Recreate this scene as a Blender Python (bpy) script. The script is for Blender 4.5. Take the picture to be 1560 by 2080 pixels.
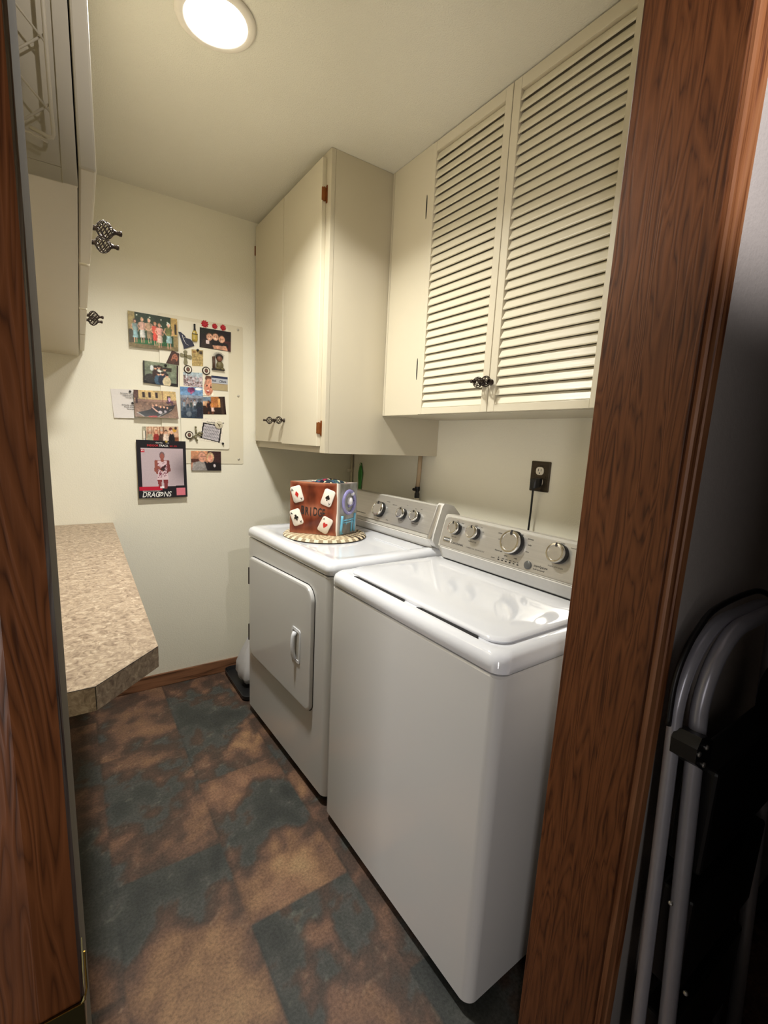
import bpy, bmesh, math, random
import numpy as np
from mathutils import Vector, Matrix
random.seed(7); rng = np.random.default_rng(7)
for o in list(bpy.data.objects): bpy.data.objects.remove(o)
S = bpy.context.scene; COL = S.collection
PI = math.pi

# ---------------------------------------------------------------- camera
cam = bpy.data.cameras.new('camera'); camo = bpy.data.objects.new('camera', cam); COL.objects.link(camo)
yaw, pit, rol = math.radians(33.9639), math.radians(-9.8087), math.radians(2.6069)
F = Vector((math.sin(yaw)*math.cos(pit), math.cos(yaw)*math.cos(pit), math.sin(pit)))
R0 = Vector((math.cos(yaw), -math.sin(yaw), 0)); U0 = R0.cross(F)
RR = R0*math.cos(rol)+U0*math.sin(rol); UU = -R0*math.sin(rol)+U0*math.cos(rol)
M = Matrix((RR, UU, -F)).transposed().to_4x4(); M.translation = (0, 0, 1.3195)
camo.matrix_world = M
cam.sensor_fit = 'VERTICAL'; cam.sensor_height = 36; cam.lens = 930.0*36/2080
cam.shift_x = (780-758.0)/2080; cam.shift_y = (1057.1-1040)/2080
cam.clip_start = .02; cam.clip_end = 30
S.camera = camo

# ---------------------------------------------------------------- world, exposure, lamps
S.view_settings.view_transform = 'Standard'; S.view_settings.look = 'None'
S.view_settings.exposure = 0.08; S.view_settings.gamma = 1; S.view_settings.use_curve_mapping = False
w = bpy.data.worlds.new('world'); S.world = w; w.use_nodes = True
w.node_tree.nodes['Background'].inputs[0].default_value = (.9, .95, 1, 1)
w.node_tree.nodes['Background'].inputs[1].default_value = .02
LX, LY, CZ = .385, 1.398, 2.368
def lamp(name, kind, loc, power, color, target=None, **kw):
    d = bpy.data.lights.new(name, kind); d.energy = power; d.color = color
    for k, v in kw.items(): setattr(d, k, v)
    o = bpy.data.objects.new(name, d); COL.objects.link(o); o.location = loc
    if target is not None:
        o.rotation_euler = (Vector(target)-Vector(loc)).to_track_quat('-Z', 'Y').to_euler()
    return o
lamp('ceiling_lamp_glow', 'AREA', (LX, LY, CZ-.012), 17.6, (1, .985, .93), shape='DISK', size=.15, spread=math.radians(137))
lamp('hall_lamp', 'SPOT', (.50, -.34, 2.06), 30, (1, .95, .95), (.85, .9, 2.42), spot_size=math.radians(108), spot_blend=.3, shadow_soft_size=.03)
lamp('hall_side_fill', 'AREA', (-1.5, -1.3, 1.2), 36, (1, .95, .93), (.7, .56, 1.1), shape='RECTANGLE', size=.45, size_y=1.9)  # added tall area light, no window here; brightens casing and washer corner

# ---------------------------------------------------------------- materials
def lin(c):
    return tuple((v/12.92 if v <= .04045 else ((v+.055)/1.055)**2.4) for v in c)
def hexc(r, g, b): return lin((r/255, g/255, b/255))
MATS = {}
def mat(name, col, rough=.5, metal=0, bump=None, coat=0, vary=None, spec=None, emit=None, trans=0, alpha=1, stretch=(1, 1, 1)):
    m = bpy.data.materials.new(name); m.use_nodes = True; nt = m.node_tree; b = nt.nodes['Principled BSDF']
    b.inputs['Base Color'].default_value = (*col, 1); b.inputs['Roughness'].default_value = rough; b.inputs['Metallic'].default_value = metal
    if coat: b.inputs['Coat Weight'].default_value = coat; b.inputs['Coat Roughness'].default_value = .08
    if spec is not None: b.inputs['Specular IOR Level'].default_value = spec
    if emit: b.inputs['Emission Color'].default_value = (*emit[0], 1); b.inputs['Emission Strength'].default_value = emit[1]
    if trans: b.inputs['Transmission Weight'].default_value = trans
    if alpha < 1: b.inputs['Alpha'].default_value = alpha
    tc = nt.nodes.new('ShaderNodeTexCoord'); mp = nt.nodes.new('ShaderNodeMapping'); mp.inputs['Scale'].default_value = stretch
    nt.links.new(tc.outputs['Object'], mp.inputs['Vector'])
    if vary is None: vary = (60, .06)
    n = nt.nodes.new('ShaderNodeTexNoise'); n.inputs['Scale'].default_value = vary[0]; n.inputs['Detail'].default_value = 4
    nt.links.new(mp.outputs[0], n.inputs['Vector'])
    mx = nt.nodes.new('ShaderNodeMix'); mx.data_type = 'RGBA'
    mx.inputs[6].default_value = (*[c*(1-vary[1]) for c in col], 1); mx.inputs[7].default_value = (*[min(1, c*(1+vary[1])) for c in col], 1)
    nt.links.new(n.outputs['Fac'], mx.inputs[0]); nt.links.new(mx.outputs[2], b.inputs['Base Color'])
    if bump:
        n2 = nt.nodes.new('ShaderNodeTexNoise'); n2.inputs['Scale'].default_value = bump[0]; n2.inputs['Detail'].default_value = 3
        nt.links.new(mp.outputs[0], n2.inputs['Vector'])
        bp = nt.nodes.new('ShaderNodeBump'); bp.inputs['Strength'].default_value = bump[1]; bp.inputs['Distance'].default_value = .002
        nt.links.new(n2.outputs['Fac'], bp.inputs['Height']); nt.links.new(bp.outputs[0], b.inputs['Normal'])
    MATS[name] = m; return m
def wood(name, dark, mid, light, scale=1.0, rough=.42, knots=True, seed=0., coat=.25, axis='Z', gr=1.0):
    m = bpy.data.materials.new(name); m.use_nodes = True; nt = m.node_tree; b = nt.nodes['Principled BSDF']; N = nt.nodes.new; Lk = nt.links.new
    b.inputs['Roughness'].default_value = rough; b.inputs['Specular IOR Level'].default_value = .3; b.inputs['Coat Weight'].default_value = coat; b.inputs['Coat Roughness'].default_value = .3
    tc = N('ShaderNodeTexCoord'); mp = N('ShaderNodeMapping')
    sc = [14, 14, 14]; sc['XYZ'.index(axis)] = 1.1
    mp.inputs['Scale'].default_value = [s*scale for s in sc]; mp.inputs['Location'].default_value = (seed, seed*2, seed)
    Lk(tc.outputs['Object'], mp.inputs['Vector'])
    n1 = N('ShaderNodeTexNoise'); n1.inputs['Scale'].default_value = 1.2; n1.inputs['Detail'].default_value = 2; n1.inputs['Distortion'].default_value = .6
    Lk(mp.outputs[0], n1.inputs['Vector'])
    mul = N('ShaderNodeMath'); mul.operation = 'MULTIPLY'; mul.inputs[1].default_value = 9*gr; Lk(n1.outputs['Fac'], mul.inputs[0])
    fr = N('ShaderNodeMath'); fr.operation = 'PINGPONG'; fr.inputs[1].default_value = .5; Lk(mul.outputs[0], fr.inputs[0])
    mp2 = N('ShaderNodeMapping'); sc2 = [260, 260, 260]; sc2['XYZ'.index(axis)] = 9
    mp2.inputs['Scale'].default_value = sc2; Lk(tc.outputs['Object'], mp2.inputs['Vector'])
    n2 = N('ShaderNodeTexNoise'); n2.inputs['Scale'].default_value = 1; n2.inputs['Detail'].default_value = 3; Lk(mp2.outputs[0], n2.inputs['Vector'])
    add = N('ShaderNodeMath'); add.operation = 'MULTIPLY_ADD'; add.inputs[1].default_value = .75; Lk(n2.outputs['Fac'], add.inputs[0]); Lk(fr.outputs[0], add.inputs[2])
    cr = N('ShaderNodeValToRGB'); e = cr.color_ramp.elements
    e[0].position = .30; e[0].color = (*dark, 1); e[1].position = .90; e[1].color = (*light, 1)
    k = cr.color_ramp.elements.new(.50); k.color = (*mid, 1)
    Lk(add.outputs[0], cr.inputs[0])
    # large dark mineral stains
    mp3 = N('ShaderNodeMapping'); sc3 = [7, 7, 7]; sc3['XYZ'.index(axis)] = 1.3; mp3.inputs['Scale'].default_value = sc3; mp3.inputs['Location'].default_value = (seed+3, seed, seed)
    Lk(tc.outputs['Object'], mp3.inputs['Vector'])
    n3 = N('ShaderNodeTexNoise'); n3.inputs['Scale'].default_value = 1.6; n3.inputs['Detail'].default_value = 4; Lk(mp3.outputs[0], n3.inputs['Vector'])
    cr3 = N('ShaderNodeValToRGB'); cr3.color_ramp.elements[0].position = .56; cr3.color_ramp.elements[1].position = .72
    cr3.color_ramp.elements[1].color = (.6, .6, .6, 1); Lk(n3.outputs['Fac'], cr3.inputs[0])
    mx = N('ShaderNodeMix'); mx.data_type = 'RGBA'; mx.inputs[7].default_value = (*[d*.9 for d in dark], 1)
    Lk(cr3.outputs[0], mx.inputs[0]); Lk(cr.outputs[0], mx.inputs[6]); Lk(mx.outputs[2], b.inputs['Base Color'])
    bp = N('ShaderNodeBump'); bp.inputs['Strength'].default_value = .25; bp.inputs['Distance'].default_value = .001
    Lk(add.outputs[0], bp.inputs['Height']); Lk(bp.outputs[0], b.inputs['Normal'])
    MATS[name] = m; return m
def paintmat(name, rough=.35, spec=.5, bump=0):
    m = bpy.data.materials.new(name); m.use_nodes = True; nt = m.node_tree; b = nt.nodes['Principled BSDF']
    a = nt.nodes.new('ShaderNodeAttribute'); a.attribute_name = 'paint'; nt.links.new(a.outputs['Color'], b.inputs['Base Color'])
    b.inputs['Roughness'].default_value = rough; b.inputs['Specular IOR Level'].default_value = spec
    MATS[name] = m; return m

mat('wall_paint', hexc(241, 236, 217), .75, bump=(170, .45), vary=(3, .02))
mat('ceiling_paint', hexc(228, 224, 209), .85, bump=(260, .8), vary=(3, .02))
mat('hall_paint', hexc(196, 188, 182), .8, bump=(170, .4))
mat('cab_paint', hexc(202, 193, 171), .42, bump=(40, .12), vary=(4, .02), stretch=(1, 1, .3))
mat('cab_paint_lit', hexc(214, 205, 182), .38, bump=(30, .15), vary=(4, .02))  # lighter copy of cab_paint; brightness of the lit fronts put into the colour
mat('louver_paint', hexc(224, 216, 193), .36, bump=(26, .2), vary=(20, .03), stretch=(4, .4, 6))
mat('strip_paint', hexc(112, 104, 92), .95, spec=.05)
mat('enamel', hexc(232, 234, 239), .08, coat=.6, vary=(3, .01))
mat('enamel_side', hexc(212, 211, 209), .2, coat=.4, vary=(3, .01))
mat('console_grey', hexc(186, 182, 172), .35)
mat('console_white', hexc(215, 212, 205), .25, coat=.4)
mat('brushed', hexc(200, 197, 191), .32, metal=.72, vary=(1, .10), stretch=(200, 3, 200), bump=(1, .15))
mat('chrome', hexc(225, 222, 215), .12, metal=1)
mat('satin', hexc(205, 202, 196), .28, metal=.85)
mat('black_plastic', hexc(24, 23, 24), .4)
mat('black_gap', hexc(14, 13, 14), .8)
mat('ink', hexc(40, 38, 36), .6)
mat('ink_grey', hexc(110, 106, 98), .6)
mat('white_ink', hexc(240, 238, 232), .5)
mat('red_ink', hexc(200, 35, 45), .5)
mat('yellow_ink', hexc(225, 200, 80), .5)
mat('lens_grey', hexc(86, 86, 84), .25)
mat('bronze', hexc(62, 52, 46), .35, metal=.8, vary=(90, .3))
mat('copper_hinge', hexc(150, 92, 48), .4, metal=.7, vary=(60, .3))
mat('brass', hexc(215, 175, 80), .25, metal=1)
mat('dark_brass', hexc(92, 84, 52), .3, metal=.9, vary=(30, .3))
mat('outlet_bronze', hexc(70, 60, 46), .4, metal=.6, bump=(120, .8), vary=(70, .35))
mat('ivory', hexc(232, 224, 205), .4)
mat('lamp_trim', hexc(235, 228, 215), .5)
mat('lamp_lens', (1, 1, 1), .4, emit=((1, .97, .93), 9))
mat('steel_tube', hexc(190, 190, 200), .28, metal=.35)
mat('green_plastic', hexc(60, 150, 60), .3)
mat('tan_hose', hexc(196, 172, 140), .45)
mat('conduit', hexc(222, 212, 188), .5)
mat('bag', hexc(225, 222, 222), .45, trans=.25)
mat('tray_black', hexc(26, 26, 28), .45)
mat('ceramic_card', hexc(238, 228, 214), .2, coat=.5)
mat('glaze_blue', hexc(110, 185, 215), .2, coat=.6, vary=(60, .15))
mat('glaze_lilac', hexc(140, 135, 185), .15, coat=.8, vary=(50, .2))
mat('glaze_white', hexc(230, 228, 232), .15, coat=.8)
mat('flower_red', hexc(190, 25, 45), .4)
mat('navy', hexc(24, 26, 52), .4)
mat('bottle_gold', hexc(190, 165, 75), .25)
mat('cross_pewter', hexc(128, 122, 92), .4, metal=.4, vary=(120, .3))
mat('figurine_brown', hexc(84, 62, 50), .5, vary=(150, .5))
mat('hair_dark', hexc(48, 40, 40), .7)
mat('skin_brown', hexc(128, 84, 66), .5)
mat('olive', hexc(110, 100, 66), .5)
mat('shell', hexc(205, 196, 172), .35, vary=(60, .2))
mat('board_white', hexc(238, 232, 212), .35, vary=(3, .01))
mat('board_back', hexc(228, 220, 196), .35, vary=(3, .01))
mat('screw', hexc(200, 195, 182), .3, metal=.6)
paintmat('print', .4, .35); paintmat('ceramic_paint', .25, .6); paintmat('weave', .8, .2)
W_D, W_M, W_L = hexc(66, 35, 17), hexc(94, 54, 28), hexc(112, 67, 37)
wood('jamb_wood', W_D, W_M, W_L, 2.2, .45, seed=1.3, coat=.1)
wood('casing_wood', hexc(108, 63, 38), hexc(152, 98, 62), hexc(174, 120, 82), .8, .4, seed=4, gr=.8, coat=.1)
wood('near_wood', hexc(64, 34, 15), hexc(92, 52, 25), hexc(108, 63, 33), 2.6, .35, seed=7, gr=1.6)
wood('base_wood', hexc(70, 44, 28), hexc(124, 84, 58), hexc(148, 104, 74), 1, .5, seed=2, axis='X')

# laminate counter
def laminate():
    m = bpy.data.materials.new('laminate'); m.use_nodes = True; nt = m.node_tree; b = nt.nodes['Principled BSDF']; N = nt.nodes.new; Lk = nt.links.new
    b.inputs['Roughness'].default_value = .42
    tc = N('ShaderNodeTexCoord')
    n = N('ShaderNodeTexNoise'); n.inputs['Scale'].default_value = 62; n.inputs['Detail'].default_value = 5; n.inputs['Roughness'].default_value = .65; n.inputs['Distortion'].default_value = 1.2
    Lk(tc.outputs['Object'], n.inputs['Vector'])
    cr = N('ShaderNodeValToRGB'); e = cr.color_ramp.elements
    e[0].position = .33; e[0].color = (*hexc(124, 104, 86), 1); e[1].position = .68; e[1].color = (*hexc(208, 192, 168), 1)
    k = e.new(.47); k.color = (*hexc(164, 144, 122), 1); k = e.new(.56); k.color = (*hexc(182, 161, 137), 1)
    Lk(n.outputs['Fac'], cr.inputs[0]); Lk(cr.outputs[0], b.inputs['Base Color']); MATS['laminate'] = m
laminate()

# ---------------------------------------------------------------- geometry helpers
def link(name, bm, m, parent=None, smooth=False, auto=None):
    me = bpy.data.meshes.new(name)
    if isinstance(bm, bpy.types.Mesh): me = bm
    else:
        bmesh.ops.recalc_face_normals(bm, faces=bm.faces[:]); bm.to_mesh(me); bm.free()
    ms = m if isinstance(m, (list, tuple)) else [m]
    if len(me.materials): me.materials.clear()
    for x in ms: me.materials.append(MATS[x])
    if smooth: me.shade_smooth() if hasattr(me, 'shade_smooth') else [setattr(p, 'use_smooth', True) for p in me.polygons]
    if auto is not None:
        me.shade_smooth(); me.set_sharp_from_angle(angle=math.radians(auto))
    o = bpy.data.objects.new(name, me); COL.objects.link(o)
    if parent: o.parent = parent
    return o
def empty(name, loc=(0, 0, 0), rz=0):
    o = bpy.data.objects.new(name, None); o.empty_display_size = .05; COL.objects.link(o); o.location = loc; o.rotation_euler = (0, 0, rz); return o
def tag(o, label, cat, group=None):
    o['label'] = label; o['category'] = cat
    if group: o['group'] = group
    return o
def struct(o): o['kind'] = 'structure'; return o
def box(bm, x0, x1, y0, y1, z0, z1, bev=0, seg=2, mi=0):
    r = bmesh.ops.create_cube(bm, size=1)
    for v in r['verts']:
        v.co = Vector(((x0+x1)/2+v.co.x*(x1-x0), (y0+y1)/2+v.co.y*(y1-y0), (z0+z1)/2+v.co.z*(z1-z0)))
    es = list({e for v in r['verts'] for e in v.link_edges}); fs = list({f for v in r['verts'] for f in v.link_faces})
    for f in fs: f.material_index = mi
    if bev: 
        q = bmesh.ops.bevel(bm, geom=es, offset=bev, segments=seg, affect='EDGES', profile=.5)
        for f in q['faces']: f.material_index = mi
def B(*a, **k): bm = bmesh.new(); box(bm, *a, **k); return bm
def rrect(x0, x1, y0, y1, r, n=6):
    if not isinstance(r, (list, tuple)): r = [r]*4
    pts = []
    for (cx, cy, a0, rr) in ((x1-r[0], y1-r[0], 0, r[0]), (x0+r[1], y1-r[1], 90, r[1]), (x0+r[2], y0+r[2], 180, r[2]), (x1-r[3], y0+r[3], 270, r[3])):
        for i in range(n+1):
            a = math.radians(a0+90*i/n); pts.append((cx+rr*math.cos(a), cy+rr*math.sin(a)))
    return pts
def loft(bm, rings, cap0=True, cap1=True, mi=0):
    vs = [[bm.verts.new(p) for p in ring] for ring in rings]; n = len(vs[0])
    for a, b in zip(vs, vs[1:]):
        for i in range(n):
            f = bm.faces.new((a[i], a[(i+1) % n], b[(i+1) % n], b[i])); f.material_index = mi
    if cap0: bm.faces.new(vs[0][::-1]).material_index = mi
    if cap1: bm.faces.new(vs[-1]).material_index = mi
    return vs
def rloft(bm, specs, n=6, **k):   # specs: x0,x1,y0,y1,r,z
    loft(bm, [[(p[0], p[1], s[5]) for p in rrect(*s[:5], n=n)] for s in specs], **k)
def prism(bm, prof, a0, a1, axis='Y', mi=0, cap=True):   # prof in (x,z) extruded along y etc
    f = {'Y': lambda p, a: (p[0], a, p[1]), 'X': lambda p, a: (a, p[0], p[1]), 'Z': lambda p, a: (p[0], p[1], a)}[axis]
    loft(bm, [[f(p, a0) for p in prof], [f(p, a1) for p in prof]], mi=mi, cap0=cap, cap1=cap)
def lathe(bm, prof, org=(0, 0, 0), axis=(0, 0, 1), n=24, mi=0, cap=True):
    ax = Vector(axis).normalized(); q = ax.to_track_quat('Z', 'Y').to_matrix(); org = Vector(org)
    rings = []
    for r, h in prof:
        rings.append([org+q@Vector((r*math.cos(2*PI*i/n), r*math.sin(2*PI*i/n), h)) for i in range(n)])
    loft(bm, rings, mi=mi, cap0=cap, cap1=cap)
def smooth(pts, k=5):
    P = [Vector(p) for p in pts]; out = []
    for i in range(len(P)-1):
        a, b, c, d = P[max(i-1, 0)], P[i], P[i+1], P[min(i+2, len(P)-1)]
        for j in range(k):
            t = j/k; out.append(.5*((2*b)+(c-a)*t+(2*a-5*b+4*c-d)*t*t+(3*b-a-3*c+d)*t**3))
    return out+[P[-1]]
def tube(bm, pts, r, n=8, mi=0, closed=False):
    pts = [Vector(p) for p in pts]; rings = []; N = len(pts); prev = None
    for i, p in enumerate(pts):
        if closed: t = (pts[(i+1) % N]-pts[i-1])
        else: t = pts[min(i+1, N-1)]-pts[max(i-1, 0)]
        t.normalize()
        if prev is None: u = t.orthogonal().normalized()
        else: u = (prev-t*prev.dot(t)).normalized()
        prev = u; v = t.cross(u); rr = r[i] if isinstance(r, (list, tuple)) else r
        rings.append([p+u*rr*math.cos(2*PI*k/n)+v*rr*math.sin(2*PI*k/n) for k in range(n)])
    if closed:
        vs = [[bm.verts.new(q) for q in ring] for ring in rings]
        for j in range(N):
            a, b = vs[j], vs[(j+1) % N]
            for i in range(n): bm.faces.new((a[i], a[(i+1) % n], b[(i+1) % n], b[i])).material_index = mi
    else: loft(bm, rings, mi=mi)
def sphere(bm, c, r, sc=(1, 1, 1), mi=0, seg=14):
    q = bmesh.ops.create_uvsphere(bm, u_segments=seg, v_segments=max(6, seg//2), radius=r)
    for v in q['verts']: v.co = Vector((v.co.x*sc[0]+c[0], v.co.y*sc[1]+c[1], v.co.z*sc[2]+c[2]))
    for f in {f for v in q['verts'] for f in v.link_faces}: f.material_index = mi
def text_mesh(lines, frame, depth=.0004):
    """lines: (string, u, v, size, shear, xscale, mat index); frame: origin, U, V vectors, normal = U x V"""
    org, U, V = [Vector(a) for a in frame]; U.normalize(); V.normalize(); Nn = U.cross(V)
    out = bmesh.new()
    for (s, u, v, size, shear, xs, mi) in lines:
        c = bpy.data.curves.new('t', 'FONT'); c.body = s; c.size = size; c.extrude = depth/2; c.shear = shear; c.align_x = 'LEFT'; c.resolution_u = 3
        c.offset = size*.012
        o = bpy.data.objects.new('t', c); COL.objects.link(o)
        dg = bpy.context.evaluated_depsgraph_get(); me = bpy.data.meshes.new_from_object(o.evaluated_get(dg))
        b2 = bmesh.new(); b2.from_mesh(me)
        mm = {}
        for vv in b2.verts: mm[vv] = out.verts.new(org+U*(u+vv.co.x*xs)+V*(v+vv.co.y)+Nn*(vv.co.z+depth/2))
        for f in b2.faces:
            try: out.faces.new([mm[a] for a in f.verts]).material_index = mi
            except ValueError: pass
        b2.free(); bpy.data.objects.remove(o); bpy.data.curves.remove(c); bpy.data.meshes.remove(me)
    return out
def dup(o, parent=None, loc=None):
    c = o.copy(); COL.objects.link(c)
    if parent: c.parent = parent
    if loc is not None: c.location = loc
    for ch in list(o.children): dup(ch, c)
    return c
def text_obj(name, lines, frame, mats, parent, depth=.0004):
    for l in lines: o = link(name, text_mesh([l], frame, depth), mats, parent)
    return o

# painted raster -> mesh grid
class Pic:
    def __init__(s, w, h, c=(200, 200, 200)):
        s.w, s.h = w, h; s.a = np.zeros((h, w, 3)); s.a[:] = c
        s.Y, s.X = np.mgrid[0:h, 0:w]; s.X = (s.X+.5)/w; s.Y = (s.Y+.5)/h
    def m(s, mask, c): s.a[mask] = c
    def rect(s, x0, y0, x1, y1, c): s.m((s.X >= x0) & (s.X <= x1) & (s.Y >= y0) & (s.Y <= y1), c)
    def ell(s, x, y, rx, ry, c): s.m(((s.X-x)/rx)**2+((s.Y-y)/ry)**2 <= 1, c)
    def poly(s, pts, c):
        ins = np.zeros(s.X.shape, bool); n = len(pts)
        for i in range(n):
            (x1, y1), (x2, y2) = pts[i], pts[(i+1) % n]
            if y1 == y2: continue
            ins ^= ((y1 > s.Y) != (y2 > s.Y)) & (s.X < (x2-x1)*(s.Y-y1)/(y2-y1)+x1)
        s.m(ins, c)
    def line(s, x0, y0, x1, y1, t, c):
        dx, dy = x1-x0, y1-y0; L = dx*dx+dy*dy+1e-9; k = np.clip(((s.X-x0)*dx+(s.Y-y0)*dy)/L, 0, 1)
        s.m(np.hypot(s.X-x0-k*dx, (s.Y-y0-k*dy)) < t, c)
    def grad(s, top, bot):
        k = s.Y[..., None]; s.a[:] = np.array(top)*(1-k)+np.array(bot)*k
    def noise(s, amp): s.a = np.clip(s.a+rng.normal(0, amp, (s.h, s.w, 1)), 0, 255)
    def speck(s, x0, y0, x1, y1, cols, n, r=.03):
        for i in range(n):
            c = cols[rng.integers(len(cols))]; s.ell(x0+(x1-x0)*rng.random(), y0+(y1-y0)*rng.random(), r*(.5+rng.random()), r*(.5+rng.random()), c)
    def person(s, x, y, h, top, bottom, skin=(224, 170, 140), hair=(70, 50, 40), legs=True, wide=1.0):
        wd = h*.16*wide; dk = lambda c, f: tuple(v*f for v in c)
        s.line(x-wd*.8, y+h*.21, x-wd*1.2, y+h*.36, wd*.15, skin); s.line(x-wd*1.2, y+h*.36, x-wd*.7, y+h*.47, wd*.13, skin)
        s.line(x+wd*.8, y+h*.21, x+wd*1.15, y+h*.37, wd*.15, dk(skin, .86)); s.line(x+wd*1.15, y+h*.37, x+wd*.8, y+h*.50, wd*.13, dk(skin, .86))
        s.poly([(x-wd*.5, y+h*.17), (x+wd*.5, y+h*.17), (x+wd*.9, y+h*.23), (x+wd*.62, y+h*.5), (x-wd*.62, y+h*.5), (x-wd*.9, y+h*.23)], top)
        s.poly([(x+wd*.25, y+h*.18), (x+wd*.5, y+h*.17), (x+wd*.9, y+h*.23), (x+wd*.62, y+h*.5), (x+wd*.3, y+h*.5)], dk(top, .8))
        s.poly([(x-wd*.62, y+h*.48), (x+wd*.62, y+h*.48), (x+wd*.82, y+h*.78), (x-wd*.75, y+h*.78)], bottom)
        s.poly([(x+wd*.2, y+h*.48), (x+wd*.62, y+h*.48), (x+wd*.82, y+h*.78), (x+wd*.35, y+h*.78)], dk(bottom, .82))
        if legs:
            s.line(x-wd*.35, y+h*.78, x-wd*.30, y+h*.98, wd*.13, skin); s.line(x+wd*.35, y+h*.78, x+wd*.28, y+h*.98, wd*.13, dk(skin, .85))
        s.ell(x, y+h*.075, wd*.46, h*.085, hair); s.line(x, y+h*.14, x, y+h*.18, wd*.16, dk(skin, .85)); s.ell(x, y+h*.10, wd*.30, h*.062, skin)
def srgb(a):
    a = np.asarray(a, float)/255; return np.where(a <= .04045, a/12.92, ((a+.055)/1.055)**2.4)
def pic_mesh(name, pic, corner, parent=None, m='print', thick=.0008, back=None, bend=0.0, mask=None):
    """corner: function (u,v,d)->point; u right 0..1, v down 0..1, d forward metres"""
    w, h = pic.w, pic.h; us = np.linspace(0, 1, w+1); vs = np.linspace(0, 1, h+1)
    V = []; Fc = []; C = []
    for v in vs:
        for u in us: V.append(corner(u, v, thick+bend*(v**2)))
    cl = srgb(pic.a)
    for j in range(h):
        for i in range(w):
            if mask is not None and not mask[j, i]: continue
            a = j*(w+1)+i; Fc.append((a, a+w+1, a+w+2, a+1)); C.append(cl[j, i])
    if mask is None:   # back plate and rim
        n0 = len(V); edge = [(u, 0) for u in us]+[(1, v) for v in vs[1:]]+[(u, 1) for u in us[::-1][1:]]+[(0, v) for v in vs[::-1][1:-1]]
        idx = [0*(w+1)+i for i in range(w+1)]+[j*(w+1)+w for j in range(1, h+1)]+[h*(w+1)+i for i in range(w-1, -1, -1)]+[j*(w+1) for j in range(h-1, 0, -1)]
        for (u, v) in edge: V.append(corner(u, v, bend*(v**2)))
        n = len(edge); bc = srgb(back if back is not None else (235, 232, 225))
        for k in range(n): Fc.append((idx[k], idx[(k+1) % n], n0+(k+1) % n, n0+k)); C.append(bc)
        R_ = [n0+w+j for j in range(h+1)]; L_ = [n0]+[n0+n-j for j in range(1, h+1)]
        for j in range(h): Fc.append((L_[j], R_[j], R_[j+1], L_[j+1])); C.append(bc)
    me = bpy.data.meshes.new(name); me.from_pydata([tuple(p) for p in V], [], Fc)
    at = me.color_attributes.new('paint', 'FLOAT_COLOR', 'CORNER'); buf = np.ones((len(me.loops), 4), np.float32); k = 0
    for f, c in zip(Fc, C): buf[k:k+len(f), :3] = c; k += len(f)
    at.data.foreach_set('color', buf.ravel()); me.materials.append(MATS[m])
    o = bpy.data.objects.new(name, me); COL.objects.link(o)
    if parent: o.parent = parent
    return o

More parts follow.
